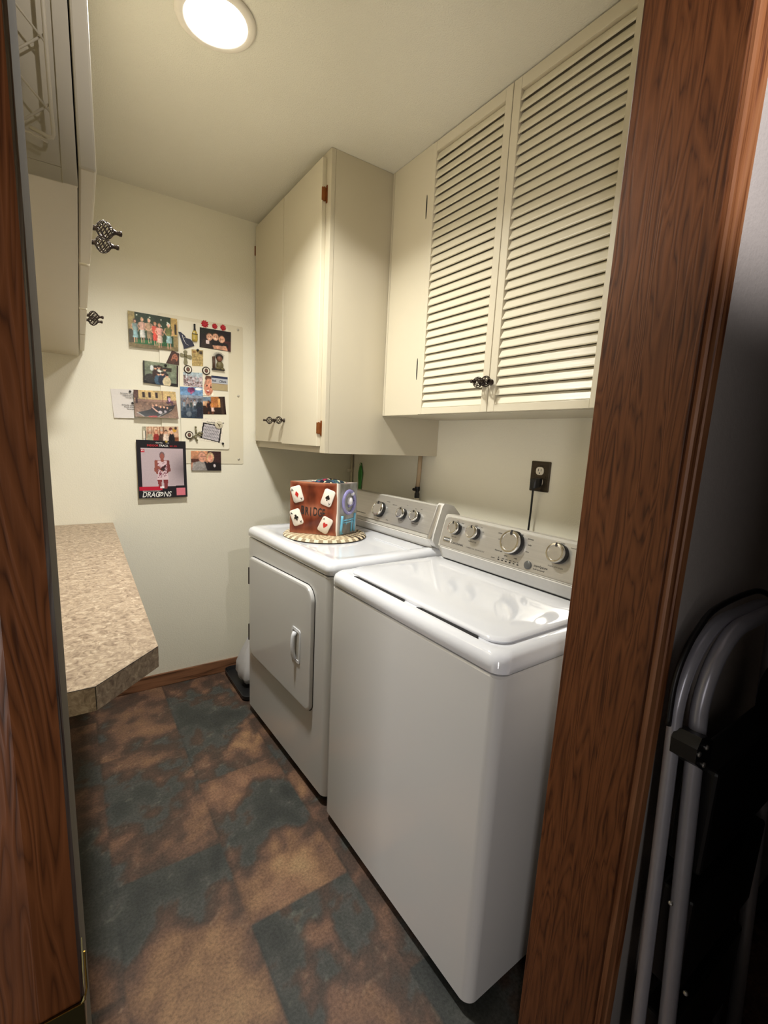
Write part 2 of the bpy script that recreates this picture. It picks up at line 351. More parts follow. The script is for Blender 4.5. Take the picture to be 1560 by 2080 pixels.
# ================================================================ SETTING
YB, YF, YN = 2.4457, .45, .315            # back wall, room face and hall face of the doorway wall
XR = 1.4738
def fbm(x, y, seed, octv=5, f=2.0):
    r = np.random.default_rng(seed); s = np.zeros_like(x); amp = 1.0
    for o in range(octv):
        for k in range(3):
            a = r.random()*2*PI; ph = r.random()*2*PI; ff = f*(1.7**o)*(.7+.6*r.random()); a2 = r.random()*2*PI
            s += amp*np.sin(ff*2*PI*(x*np.cos(a)+y*np.sin(a))+ph+1.6*np.sin(ff*PI*(x*np.cos(a2)+y*np.sin(a2))+ph*2))/3
        amp *= .58
    return s
def floor_mesh():
    x0, x1, y0, y1, st = -.8, 1.6, -.3, 2.46, .008
    xs = np.arange(x0, x1, st); ys = np.arange(y0, y1, st); X, Yy = np.meshgrid(xs+st/2, ys+st/2)
    col = np.floor((X-.05)/.305).astype(int); off = np.where(col % 2 == 0, .72, 1.03)
    row = np.floor((Yy-off)/.61).astype(int)
    ctrl = [  # x, y, weight (+rust, -slate), radius
        (.22, 1.0, 1.3, .13), (.16, .85, .9, .12), (.09, 1.22, -.9, .09), (.30, 1.27, -1.1, .07), (.20, 1.22, -.2, .1), (.31, .84, .7, .1),
        (.34, 1.50, 1.2, .08), (.24, 1.42, .5, .1), (.12, 1.5, .4, .1), (.12, 1.72, -.5, .08), (.30, 1.78, -.9, .08), (.2, 1.86, .2, .07),
        (.45, 1.56, 1.2, .08), (.60, 1.58, .4, .08), (.55, 1.38, -1.2, .1), (.42, 1.3, -.9, .08), (.55, 1.14, 1.2, .07), (.47, 1.12, .9, .08), (.62, 1.32, -.7, .06),
        (.40, .97, -1.3, .08), (.50, .86, .9, .08), (.43, .78, -.8, .06), (.60, .90, -1.1, .08), (.58, .72, .5, .08), (.48, .70, .6, .07),
        (.60, 1.80, 1.3, .07), (.48, 1.76, -.1, .08), (.55, 1.98, -1.3, .09), (.42, 2.1, -.9, .09), (.6, 2.18, .5, .08), (.40, 1.72, .6, .06),
        (.22, 2.3, .5, .12), (.3, 2.05, .7, .1), (.12, 2.1, .2, .1), (.5, 2.38, .8, .1), (.66, 2.4, .6, .1), (.3, 2.42, .2, .1),
        (-.02, 1.0, .5, .1), (-.02, 1.45, -.9, .12), (-.02, 1.9, -.3, .14), (-.02, .8, .5, .1), (.70, 1.45, .9, .06), (.70, 1.1, -.6, .1), (.7, .7, -.8, .1), (.7, .6, -.8, .1)]
    m = np.zeros_like(X)
    wx = X+.05*fbm(X, Yy, 5, 5, 4.5); wy = Yy+.05*fbm(X, Yy, 6, 5, 4.5)
    for c in set(zip(col.ravel().tolist(), row.ravel().tolist())):
        k = (col == c[0]) & (row == c[1]); sd = abs(c[0]*131+c[1]*17+5000)
        v = .40*fbm(X[k]*1.0+Yy[k]*.3, Yy[k]*1.4, sd, 7, 1.7)+((sd*37 % 11)/11-.5)*.3
        for (cx, cy, wt, rr) in ctrl:
            cc = math.floor((cx-.05)/.305); oo = .72 if cc % 2 == 0 else 1.03
            if (cc, math.floor((cy-oo)/.61)) == c: v = v+wt*.8*np.exp(-((wx[k]-cx)**2+(wy[k]-cy)**2)/(rr*rr))
        m[k] = v
    det = fbm(X, Yy, 99, 6, 7.0); m2 = m+.22*det
    stops = [(-1.3, (48, 50, 48)), (-.5, (62, 64, 60)), (-.22, (74, 74, 70)), (-.12, (70, 58, 50)), (.12, (82, 64, 54)), (.28, (106, 80, 65)), (.6, (122, 92, 70)), (.95, (148, 114, 84)), (1.5, (158, 128, 94))]
    out = np.zeros(X.shape+(3,))
    for ch in range(3): out[..., ch] = np.interp(m2, [s[0] for s in stops], [s[1][ch] for s in stops])
    mauve = np.clip(fbm(X, Yy, 42, 3, 2.2), 0, 1)[..., None]*np.clip(m2, 0, 1)[..., None]
    out = out*(1-.35*mauve)+np.array((112, 78, 72))*.35*mauve
    vein = np.abs(fbm(X, Yy, 77, 4, 3.2)); out += (np.clip(.05-vein, 0, .05)/.05)[..., None]*np.array((22, 22, 18))*(np.abs(m2) < .5)[..., None]
    lx = np.abs((X-.05)/.305-np.round((X-.05)/.305))*.305; out[lx < .003] *= .9
    out = np.clip(out*.98, 8, 255)
    ny, nx = X.shape; me = bpy.data.meshes.new('floor')
    VX, VY = np.meshgrid(np.append(xs, xs[-1]+st), np.append(ys, ys[-1]+st)); V = np.stack([VX.ravel(), VY.ravel(), np.zeros(VX.size)], 1)
    i = np.arange(nx*ny); jj = i//nx; ii = i % nx; a = jj*(nx+1)+ii; Fc = np.stack([a, a+1, a+nx+2, a+nx+1], 1)
    me.vertices.add(len(V)); me.vertices.foreach_set('co', V.astype(np.float32).ravel())
    me.loops.add(Fc.size); me.loops.foreach_set('vertex_index', Fc.astype(np.int32).ravel())
    me.polygons.add(len(Fc)); me.polygons.foreach_set('loop_start', (np.arange(len(Fc))*4).astype(np.int32))
    me.update(calc_edges=True); me.validate()
    # per-vertex colour so that it blends
    padded = np.pad(out, ((0, 1), (0, 1), (0, 0)), mode='edge')
    at = me.color_attributes.new('paint', 'FLOAT_COLOR', 'POINT'); buf = np.ones((len(V), 4), np.float32); buf[:, :3] = srgb(padded).reshape(-1, 3)
    at.data.foreach_set('color', buf.ravel())
    mt = bpy.data.materials.new('slate_vinyl'); mt.use_nodes = True; nt = mt.node_tree; b = nt.nodes['Principled BSDF']; N = nt.nodes.new; Lk = nt.links.new
    A = N('ShaderNodeAttribute'); A.attribute_name = 'paint'
    tc = N('ShaderNodeTexCoord'); n = N('ShaderNodeTexNoise'); n.inputs['Scale'].default_value = 130; n.inputs['Detail'].default_value = 6; n.inputs['Roughness'].default_value = .7
    Lk(tc.outputs['Object'], n.inputs['Vector'])
    mr = N('ShaderNodeMapRange'); mr.inputs[1].default_value = .3; mr.inputs[2].default_value = .7; mr.inputs[3].default_value = .6; mr.inputs[4].default_value = 1.55
    Lk(n.outputs['Fac'], mr.inputs[0])
    mx = N('ShaderNodeMix'); mx.data_type = 'RGBA'; mx.blend_type = 'MULTIPLY'; mx.inputs[0].default_value = 1
    Lk(A.outputs['Color'], mx.inputs[6]); Lk(mr.outputs[0], mx.inputs[7]); Lk(mx.outputs[2], b.inputs['Base Color'])
    b.inputs['Roughness'].default_value = .5; b.inputs['Specular IOR Level'].default_value = .35
    bp = N('ShaderNodeBump'); bp.inputs['Strength'].default_value = .5; bp.inputs['Distance'].default_value = .0015; Lk(n.outputs['Fac'], bp.inputs['Height']); Lk(bp.outputs[0], b.inputs['Normal'])
    me.materials.append(mt); MATS['slate'] = mt
    o = bpy.data.objects.new('floor', me); COL.objects.link(o); return o
struct(floor_mesh())
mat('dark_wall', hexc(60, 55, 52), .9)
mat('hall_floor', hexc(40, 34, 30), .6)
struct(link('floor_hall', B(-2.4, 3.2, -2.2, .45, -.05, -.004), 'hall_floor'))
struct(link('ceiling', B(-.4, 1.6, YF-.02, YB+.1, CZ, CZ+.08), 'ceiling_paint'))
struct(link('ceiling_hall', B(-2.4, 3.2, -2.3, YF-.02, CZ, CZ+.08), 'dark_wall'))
struct(link('wall_back', B(-.4, XR+.1, YB, YB+.1, -.02, CZ), 'wall_paint'))
struct(link('wall_right', B(XR, XR+.1, YN, YB, -.02, CZ), 'wall_paint'))
bm = bmesh.new(); a = -.0226
for (xx, yy) in (): pass
loft(bm, [[(-.36, YN, z), (-.285, YN, z), (-.245, YB, z), (-.36, YB, z)] for z in (-.02, CZ)])
struct(link('wall_left', bm, 'wall_paint'))
# doorway wall, right and left of the opening, header over it
bm = bmesh.new(); box(bm, .762, 3.2, YN, YF, -.02, CZ); struct(link('wall_doorway_right', bm, 'hall_paint'))
bm = bmesh.new(); box(bm, -2.4, -.034, YN, YF, -.02, CZ); struct(link('wall_doorway_left', bm, 'wall_paint'))
bm = bmesh.new(); box(bm, -.034, .762, YN, YF, 2.06, CZ); struct(link('wall_header', bm, 'hall_paint'))
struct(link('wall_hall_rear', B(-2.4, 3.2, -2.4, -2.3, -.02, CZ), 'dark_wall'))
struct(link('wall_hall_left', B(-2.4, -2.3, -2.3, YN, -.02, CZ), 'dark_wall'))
struct(link('hall_light_blocker', B(-.585, 3.2, -.66, -.58, -.02, CZ), 'dark_wall'))  # unseen blocker added to keep the side light off the right hall wall
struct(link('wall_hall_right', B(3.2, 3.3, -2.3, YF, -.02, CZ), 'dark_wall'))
struct(link('baseboard_back', B(-.26, XR, YB-.012, YB, 0, .071, bev=.003), 'base_wood'))
# right jamb: board face towards the opening, small reveal, moulded casing on the hall side
d = empty('door_frame', (.75, .38, 0)); struct(d)
def at0(o, p): o.location = -Vector(p.location) if not p.rotation_euler.z else o.location; return o
def sub(name, bm, m, p, **k):
    o = link(name, bm, m, p, **k); o.matrix_parent_inverse = Matrix.Translation(-Vector(p.location)); return o
sub('right_jamb', B(.74, .762, YN-.006, YF+.004, 0, 2.05, bev=.0015), 'jamb_wood', d)
prof = [(.7475, YN), (.7475, YN-.010), (.7495, YN-.0135), (.764, YN-.0145), (.7655, YN-.012), (.768, YN-.012), (.7695, YN-.0155), (.786, YN-.0165), (.7915, YN-.0135), (.793, YN-.009), (.793, YN)]
bm = bmesh.new(); prism(bm, prof, 0, 2.11, 'Z'); sub('right_casing', bm, 'casing_wood', d)
sub('left_jamb', B(-.034, -.0112, YN-.002, YF+.003, 0, 2.05), 'strip_paint', d)
prof = [(-.0110, YN), (-.0105, YN-.012), (-.0125, YN-.015), (-.034, YN-.016), (-.067, YN-.009), (-.068, YN)]
bm = bmesh.new(); prism(bm, prof, 0, 2.11, 'Z'); sub('left_casing', bm, 'near_wood', d)
sub('head_jamb', B(-.034, .762, YN-.006, YF+.004, 2.05, 2.07), 'jamb_wood', d)
sub('head_casing', B(-.068, .793, YN-.016, YN, 2.055, 2.12, bev=.003), 'casing_wood', d)
# ceiling light
cl = empty('ceiling_light', (LX, LY, CZ)); tag(cl, 'round white recessed light glowing in the ceiling', 'ceiling light')
bm = bmesh.new(); lathe(bm, [(.100, 0), (.100, -.004), (.094, -.008), (.080, -.009), (.077, -.006), (.077, 0)], n=64); link('trim_ring', bm, 'lamp_trim', cl, smooth=True)
bm = bmesh.new(); lathe(bm, [(.077, -.002), (.076, -.0065), (.0, -.0085)], n=64, cap=False); link('lens', bm, 'lamp_lens', cl, smooth=True)

# ================================================================ WASHER
def knob(parent, pos, U, V, N, r, name='knob'):
    """control dial: dark skirt, chrome ring, satin face with a notch"""
    k = bmesh.new(); lathe(k, [(r*1.04, 0), (r*1.02, .014), (r*.96, .017)], pos, N, 28); o = link(name, k, 'black_plastic', parent, smooth=False, auto=40)
    p2 = Vector(pos)+N*.016
    k = bmesh.new(); lathe(k, [(r*.98, 0), (r*1.0, .006), (r*.93, .0095), (r*.78, .010), (r*.74, .0075)], p2, N, 32, cap=False); link('dial_ring', k, 'chrome', o, auto=40)
    k = bmesh.new(); lathe(k, [(r*.76, .0065), (r*.75, .0076), (r*.72, .0080), (r*.0, .0081)], p2, N, 32, cap=False); link('dial_face', k, 'satin', o, auto=15)
    k = bmesh.new(); c = p2+V*r*.80+N*.0103
    loft(k, [[c+U*(r*.09*math.cos(t))+V*(r*.22*math.sin(t))+N*h for t in [2*PI*i/10 for i in range(10)]] for h in (-.004, .0008)]); link('pointer', k, 'ink', o)
    return o
def face_frame(A, Bp):   # A top (x,z), Bp bottom; returns V up along the slope, U along -y, normal
    V = Vector((A[0]-Bp[0], 0, A[1]-Bp[1])).normalized(); U = Vector((0, -1, 0)); N = U.cross(V); return U, V, N
WA = .0155
ws = empty('washing_machine', (.7, .5577, 0), WA); tag(ws, 'white top-loading washing machine with four dials, nearest the doorway', 'washing machine')
bm = bmesh.new(); r4 = [.004, .028, .028, .004]
rloft(bm, [(0, .655, 0, .695, r4, .035), (0, .655, 0, .695, r4, .853), (.004, .651, .004, .691, r4, .857)], n=8)
link('cabinet', bm, 'enamel_side', ws, auto=35)
for fx in (.05, .6):
    for fy in (.05, .64):
        bm = bmesh.new(); lathe(bm, [(.022, 0), (.022, .02), (.012, .022), (.012, .04)], (fx, fy, 0)); link('foot', bm, 'black_plastic', ws)
bm = bmesh.new()
rt = lambda q: [.01, q, q, .01]
rloft(bm, [(.003, .655, .003, .692, rt(.03), .8600), (-.002, .655, -.002, .697, rt(.034), .864), (-.003, .655, -.003, .698, rt(.036), .884), (.001, .655, .001, .694, rt(.036), .896),
           (.010, .655, .010, .685, rt(.036), .904), (.022, .655, .022, .673, rt(.036), .907), (.032, .650, .034, .661, rt(.04), .9055)], n=10)
link('top_panel', bm, 'enamel', ws, auto=50)
bm = bmesh.new(); rl = [.012, .055, .04, .012]
rloft(bm, [(.036, .418, .038, .655, rl, .905), (.034, .420, .034, .657, rl, .912), (.037, .418, .037, .655, rl, .9165), (.045, .412, .045, .648, rl, .9185), (.10, .36, .10, .60, rl, .9195)], n=10)
link('lid', bm, 'enamel', ws, auto=50)
bm = bmesh.new()   # thin dark strips painted for the shade in the lid's finger gap
for (y0, y1) in ((.085, .30), (.345, .60)):
    loft(bm, [[(.0235, y0, z), (.0355, y0+.012, z), (.0355, y1-.012, z), (.0235+.004, y1, z)] for z in (.9062, .9078)])
link('lid_gap_shade', bm, 'black_gap', ws)
bm = bmesh.new(); prof = [(.455, .906), (.4295, .955), (.4312, .960), (.4600, 1.0635), (.468, 1.0685), (.50, 1.066), (.53, 1.04), (.56, .97), (.575, .906)]
prism(bm, prof, .033, .664); con = link('console', bm, 'console_grey', ws, auto=30)
A, Bq = (.460, 1.0635), (.4305, .958); U, V, N = face_frame(A, Bq); org = Vector((Bq[0], 0, Bq[1]))
def onp(org, y, s, d=0): return org+Vector((0, y, 0))+V*s+N*d
bm = bmesh.new()
pr = rrect(.039, .658, .002, .107, [.02, .004, .004, .004], 6)   # (y,s)
loft(bm, [[onp(org, p[0], p[1], .0002) for p in pr], [onp(org, p[0], p[1], .0022) for p in pr]])
link('control_panel', bm, 'brushed', ws)
bm = bmesh.new(); box(bm, .448, .4505, .045, .65, .9065, .9095); link('console_seam', bm, 'black_gap', ws)
bm = bmesh.new(); prism(bm, [(.4535, .9075), (.4285, .954), (.4275, .951), (.4515, .9065)], .048, .650); link('console_lip', bm, 'console_white', ws)
for (y, s, r) in ((.5933, .0717, .0225), (.5068, .0722, .0225), (.3446, .072, .0365), (.1876, .0735, .0285)):
    knob(ws, onp(org, y, s, .002), U, V, N, r)
bm = bmesh.new(); lathe(bm, [(.0125, 0), (.0125, .003), (.010, .0045), (0, .005)], onp(org, .2753, .0184, .002), N, 24, cap=False); link('start_button', bm, 'lens_grey', ws, smooth=True)
bm = bmesh.new(); q = rrect(.606, .643, .0175, .0345, .004, 4)
loft(bm, [[onp(org, p[0], p[1], .002) for p in q], [onp(org, p[0], p[1], .0045) for p in q]]); bd = link('badge', bm, 'chrome', ws)
q = rrect(.609, .640, .020, .032, .003, 4); bm = bmesh.new(); loft(bm, [[onp(org, p[0], p[1], .0044) for p in q], [onp(org, p[0], p[1], .0050) for p in q]]); link('badge_plate', bm, 'lens_grey', bd)
text_obj('badge_lettering', [('MAYTAG', 0, 0, .0075, 0, 1, 0)], (onp(org, .6385, .0235, .0051), U, V), ['white_ink'], bd)
bm = bmesh.new()
for i in range(6):
    y = .3846-(.3846-.3105)*i/5; q = [(y-.0032, .008), (y+.0032, .008), (y+.0032, .0115), (y-.0032, .0115)]
    loft(bm, [[onp(org, p[0], p[1], .002) for p in q], [onp(org, p[0], p[1], .0028) for p in q]])
link('indicator_lights', bm, 'black_plastic', ws)
T = []
def tx(s, y, sv, size, mi=0, xs=1): T.append((s, -y, sv, size, 0, xs, mi))
tx('CENTENNIAL', .600, .0165, .0095, 0, 1.0); tx('COMMERCIAL TECHNOLOGY', .530, .0165, .0062, 1, 1.0)
tx('start/pause', .2560, .0195, .0105, 0); tx('hold to cancel', .2560, .0105, .0068, 0)
tx('power', .415, .009, .006); 
for i, s in enumerate(('fill', 'wash', 'rinse', 'spin', 'done', 'lid')): tx(s, .388-.0148*i, .0145, .0048)
for s, y, v in (('heavy', .378, .109-.006), ('normal', .335, .103), ('delicates', .300, .095), ('bulky', .294, .077), ('rinse', .296, .056), ('whites', .412, .092), ('colors', .406, .073), ('drain & spin', .408, .037), ('quick', .368, .027), ('soak', .330, .027)): tx(s, y, v-.002, .0062)
for s, y, v in (('auto', .602, .099), ('large', .575, .095), ('med', .568, .082), ('LOAD SIZE', .612, .041), ('warm', .515, .099), ('hot', .487, .096), ('cold', .480, .082), ('TEMPERATURE', .528, .041), ('extra', .19, .107-.002), ('normal', .158, .098), ('off', .22, .098), ('FABRIC SOFTENER', .212, .034)): tx(s, y, v-.002, .0058, 1)
text_obj('panel_lettering', T, (onp(org, 0, 0, .0022), U, V), ['ink', 'ink_grey'], ws, .0003)

# ================================================================ DRYER
DA = .041
dr = empty('clothes_dryer', (.7017, 1.2837, 0), DA); tag(dr, 'white front-loading clothes dryer beyond the washing machine, holding the ceramic box', 'clothes dryer')
bm = bmesh.new(); rloft(bm, [(0, .69, 0, .737, r4, .04), (0, .69, 0, .737, r4, .862), (.004, .686, .004, .733, r4, .866)], n=8)
link('cabinet', bm, 'enamel_side', dr, auto=35)
for fx in (.05, .62):
    for fy in (.05, .68):
        bm = bmesh.new(); lathe(bm, [(.022, 0), (.022, .02), (.012, .022), (.012, .045)], (fx, fy, 0)); link('foot', bm, 'black_plastic', dr)
bm = bmesh.new(); rq = [.012, .03, .03, .012]
rloft(bm, [(.004, .69, .004, .733, rq, .869), (-.003, .692, -.003, .740, rq, .874), (-.004, .692, -.004, .741, rq, .895), (.002, .692, .002, .735, rq, .908), (.014, .69, .014, .723, rq, .915),
           (.045, .665, .045, .692, [.03, .05, .05, .03], .9145), (.060, .65, .06, .677, [.03, .05, .05, .03], .9105), (.08, .63, .08, .65, [.03, .05, .05, .03], .910)], n=10)
link('top_panel', bm, 'enamel', dr, auto=60)
bm = bmesh.new(); box(bm, .385, .455, .055, .285, .910, .9135, bev=.0012); link('lint_lid', bm, 'enamel', dr)
# door: big rounded rectangle with a cut lower far corner
bm = bmesh.new()
pts = []
def arc(cy, cz, r, a0, a1, n=8):
    for i in range(n+1):
        t = math.radians(a0+(a1-a0)*i/n); pts.append((cy+r*math.cos(t), cz+r*math.sin(t)))
arc(.145, .752, .052, 180, 90); arc(.655, .760, .026, 90, 0); arc(.628, .375, .053, 0, -78); arc(.128, .362, .034, -98, -180)
def off(ps, d):
    c = (.385, .56); o2 = []
    n = len(ps)
    for i, p in enumerate(ps):
        a, b = ps[i-1], ps[(i+1) % n]; t = Vector((b[0]-a[0], b[1]-a[1])).normalized(); nn = Vector((t.y, -t.x))
        if nn.dot(Vector((p[0]-c[0], p[1]-c[1]))) > 0: nn = -nn
        o2.append((p[0]+nn.x*d, p[1]+nn.y*d))
    return o2
P3 = lambda ps, x: [(x, p[0], p[1]) for p in ps]
loft(bm, [P3(pts, .002), P3(pts, -.010), P3(off(pts, .002), -.014), P3(off(pts, .006), -.0155), P3(off(pts, .012), -.0155)])
dd = link('door', bm, 'enamel_side', dr, auto=40)
bm = bmesh.new(); loft(bm, [P3(off(pts, -.0035), -.0006), P3(off(pts, -.0035), -.0012), P3(off(pts, .003), -.0012)], cap0=False, cap1=False); link('door_gap', bm, 'black_gap', dd)
bm = bmesh.new()
q1 = rrect(.168, .236, .489, .621, [.010]*4, 4)
q2 = rrect(.176, .228, .500, .610, [.006]*4, 4)
fr = [P3(q1, -.0152), P3(q1, -.0185), P3(off2, -.0185) if False else P3(q2, -.0185), P3(q2, -.0158)]
loft(bm, fr, cap0=False, cap1=False); h = link('handle', bm, 'enamel', dd, auto=30)
bm = bmesh.new(); loft(bm, [P3(q2, -.0158), P3(q2, -.0161)]); link('handle_recess', bm, 'console_grey', h)
bm = bmesh.new(); ys = [.203]*9; zz = [.505+.1*i/8 for i in range(9)]
tube(bm, [(-.020-.010*math.sin(PI*i/8)**.5, .204, .503+.104*i/8) for i in range(9)], .009, 10); link('pull_bar', bm, 'enamel', h, smooth=True)
for z0 in (.655, .385):
    bm = bmesh.new(); box(bm, -.0165, -.001, .6805, .6885, z0, z0+.078, bev=.001); link('hinge', bm, 'bronze', dr)
# dryer console
bm = bmesh.new(); prof = [(.492, .912), (.460, .955), (.4625, .965), (.503, 1.078), (.512, 1.083), (.545, 1.08), (.58, 1.05), (.61, .98), (.625, .912)]
prism(bm, prof, .012, .725); link('console', bm, 'console_grey', dr, auto=30)
A, Bq = (.505, 1.083), (.460, .965); U, V, N = face_frame(A, Bq); org = Vector((Bq[0], 0, Bq[1]))
bm = bmesh.new(); pr = rrect(.030, .708, .006, .122, .006, 6)
loft(bm, [[onp(org, p[0], p[1], 0.0) for p in pr], [onp(org, p[0], p[1], .0025) for p in pr]]); link('control_panel', bm, 'brushed', dr)
bm = bmesh.new(); prism(bm, [(.4895, .9125), (.4595, .953), (.4575, .950), (.4865, .9115)], .03, .708); link('console_lip', bm, 'console_white', dr)
for (y, s, r) in ((.3693, .0555, .0335), (.2119, .0600, .0225), (.1273, .0610, .0225)): knob(dr, onp(org, y, s, .0025), U, V, N, r)
for (y0, y1) in ((-.006, .028), (.709, .743)):
    bm = bmesh.new()
    pr = [(.497, .912), (.470, .930), (.454, .953), (.4575, .975), (.493, 1.083), (.502, 1.0935), (.520, 1.093), (.555, 1.083), (.59, 1.05), (.62, .98), (.635, .912)]
    loft(bm, [[(p[0], y0+.002, p[1]) for p in pr], [(p[0]-.001, y0+.005, p[1]) for p in pr], [(p[0]-.001, y1-.004, p[1]) for p in pr], [(p[0]+.001, y1, p[1]) for p in pr]])
    e = link('end_cap', bm, 'console_white', dr, auto=40)
    bm = bmesh.new(); pp = rrect(y0+.008, y1-.006, -.012, .128, [.008, .008, .008, .008], 5)
    loft(bm, [[onp(org, p[0], p[1], .008) for p in pp], [onp(org, p[0], p[1], .0125) for p in pp], [onp(org, .5*(y0+y1)+(p[0]-.5*(y0+y1))*.7, .058+(p[1]-.058)*.95, .0135) for p in pp]]); link('trim_strip', bm, 'satin', e, auto=40)
T = []
for s, y, v in (('NORMAL', .345, .096), ('LESS', .405, .022), ('heavy', .372, .012), ('MORE', .31, .016), ('off', .24, .086), ('on', .205, .098), ('DRYNESS', .232, .030), ('low', .15, .092), ('start', .118, .094), ('TEMPERATURE', .145, .030), ('TIMED DRY', .30, .088), ('COMMERCIAL TECHNOLOGY', .55, .02)): tx(s, y, v, .0062, 0)
text_obj('panel_lettering', T, (onp(org, 0, 0, .0026), U, V), ['ink_grey', 'ink_grey'], dr, .0003)

# ================================================================ CAGE KNOB
def cage_mesh():
    bm = bmesh.new()
    lathe(bm, [(.0, 0), (.008, 0), (.008, .002), (.0045, .004), (.004, .010), (.0065, .012), (.0065, .0135)], n=12, cap=False)
    for sgn in (1, -1):
        for k in range(6):
            pts = []
            for i in range(13):
                t = i/12; r = .0045+.0105*math.sin(PI*min(1, t*1.0))**.75*(1-.25*t); ang = 2*PI*k/6+sgn*t*PI*.9
                pts.append((r*math.cos(ang), r*math.sin(ang), .012+.026*t))
            tube(bm, pts, .00105, 5)
    lathe(bm, [(.0, .0365), (.0055, .0365), (.0045, .040), (.0032, .043), (.0034, .047), (.0045, .049), (.004, .0525), (0, .0535)], n=12, cap=False)
    me = bpy.data.meshes.new('cage_knob'); bm.to_mesh(me); bm.free(); me.shade_smooth(); return me
CK = cage_mesh(); CK.materials.append(MATS['bronze'])
def cage(parent, loc, axis, spin=0):
    o = bpy.data.objects.new('knob', CK); COL.objects.link(o); o.parent = parent; o.location = loc
    o.rotation_euler = (Vector(axis).to_track_quat('Z', 'Y')).to_euler(); o.scale = (1.2, 1.2, 1.08); return o

# ================================================================ TALL CABINET
tc = empty('wall_cabinet', (.8708, 1.6706, 1.262)); tag(tc, 'tall cream wall cabinet with two flat doors in the far corner over the dryer', 'cabinet')
H = CZ-1.262; D = XR-.8708-.001; Wd = YB-1.6706-.001
bm = bmesh.new(); box(bm, .0185, D, 0, .018, 0, H-.001); link('side_panel', bm, 'cab_paint', tc)
bm = bmesh.new(); box(bm, .004, D, .018, Wd, .006, .024); box(bm, .02, D, .018, Wd, H-.02, H-.002); box(bm, D-.006, D, .018, Wd, .024, H-.02); box(bm, .02, D, Wd-.018, Wd, .024, H-.02); link('body', bm, 'cab_paint', tc)
bm = bmesh.new(); box(bm, 0, .018, -.0006, .040, 0, H-.001, bev=.001); box(bm, 0, .018, Wd-.02, Wd, 0, H-.001); box(bm, .0005, .018, .040, Wd-.02, 0, .045, bev=.001); box(bm, .0005, .018, .04, Wd-.02, H-.03, H-.001); box(bm, .001, .018, .37, .42, .04, H-.02); link('face_frame', bm, 'cab_paint', tc)
for (y0, y1, z0, hy) in ((.036, .400, .027, .062), (.403, .762, .032, .0)):
    bm = bmesh.new(); box(bm, -.018, 0, y0, y1, z0, H-.022, bev=.0015)
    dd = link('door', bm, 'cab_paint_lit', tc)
    ky = .417 if y0 < .1 else .525
    ky = .372 if y0 < .1 else .49
    cage(dd, (-.018, ky, .1335), (-1, 0, 0))
    for hz in ((.100, .960) if y0 < .1 else (.975,)):
        yy = .030 if y0 < .1 else .766
        bm = bmesh.new(); box(bm, -.003, -.0005, yy-.006, yy+.005, hz-.030, hz+.030, bev=.001); box(bm, -.0205, -.0005, yy+.001, yy+.006, hz-.022, hz+.022, bev=.001)
        tube(bm, [(-.010, yy+.004, hz-.024), (-.010, yy+.004, hz+.024)], .0035, 8); link('hinge', bm, 'copper_hinge', dd)
# ================================================================ LOUVRED CABINET
lc = empty('louvered_cabinet', (1.1471, .4545, 1.4288)); tag(lc, 'cream wall cabinet with two louvered doors above the washing machine', 'cabinet')
H = CZ-1.4288; D = XR-1.1471-.001; Y1 = 1.6706-.4545-.001
bm = bmesh.new(); box(bm, .02, D, 0, Y1, 0, .018); box(bm, .02, D, 0, Y1, H-.02, H-.001); box(bm, .02, D, 0, .018, .018, H-.02); box(bm, .02, D, Y1-.018, Y1, .018, H-.02); box(bm, D-.006, D, .018, Y1-.018, .018, H-.02)
box(bm, .02, D, .96, .975, .018, H-.02); link('body', bm, 'cab_paint', lc)
bm = bmesh.new(); box(bm, 0, .02, 1.203, Y1, 0, H-.001, bev=.001); link('corner_stile', bm, 'cab_paint', lc)
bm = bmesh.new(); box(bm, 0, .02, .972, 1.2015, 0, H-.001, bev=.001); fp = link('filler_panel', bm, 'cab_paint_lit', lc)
for hz in (.172, .740):
    bm = bmesh.new(); loft(bm, [[(x, .993+.0028*math.cos(t), hz+.040*math.sin(t)) for t in [2*PI*i/16 for i in range(16)]] for x in (-.0012, .001)]); link('hinge_slot', bm, 'black_gap', fp)
bm = bmesh.new(); box(bm, 0, .02, 0, .198, 0, H-.001, bev=.001); link('end_stile', bm, 'cab_paint_lit', lc)
for (y0, y1, i0, i1, ky) in ((.6185, .9705, .645, .952, .640), (.200, .6155, .262, .5875, .606)):
    bm = bmesh.new()
    box(bm, -.002, .018, y0, i0, 0.001, H-.004, bev=.0015); box(bm, -.002, .018, i1, y1, 0.001, H-.004, bev=.0015)
    box(bm, -.0015, .0175, i0, i1, 0.001, .0235, bev=.001); box(bm, -.0015, .0175, i0, i1, .903, H-.004, bev=.001)
    dd = link('louvered_door', bm, 'cab_paint_lit', lc)
    bm = bmesh.new(); n = 31; z0 = .0235; pitch = (.903-.0235)/n
    for k in range(n):
        zc = z0+pitch*(k+.5); a = math.radians(24); hw = .0148; th = .0024
        ux, uz = math.sin(a), math.cos(a)        # slat runs from low/front to high/back
        nx, nz = -math.cos(a), math.sin(a)
        cx = .0078
        p = [(cx-ux*hw-nx*th, zc-uz*hw-nz*th), (cx-ux*hw+nx*th*.6, zc-uz*hw+nz*th*.6), (cx-ux*(hw-.002)+nx*th, zc-uz*(hw-.002)+nz*th), (cx+ux*(hw-.002)+nx*th, zc+uz*(hw-.002)+nz*th), (cx+ux*hw, zc+uz*hw), (cx+ux*(hw-.002)-nx*th, zc+uz*(hw-.002)-nz*th)]
        prism(bm, p, i0-.002, i1+.002)
    link('slats', bm, 'louver_paint', dd)
    cage(dd, (-.002, ky, .0925), (-1, 0, 0))
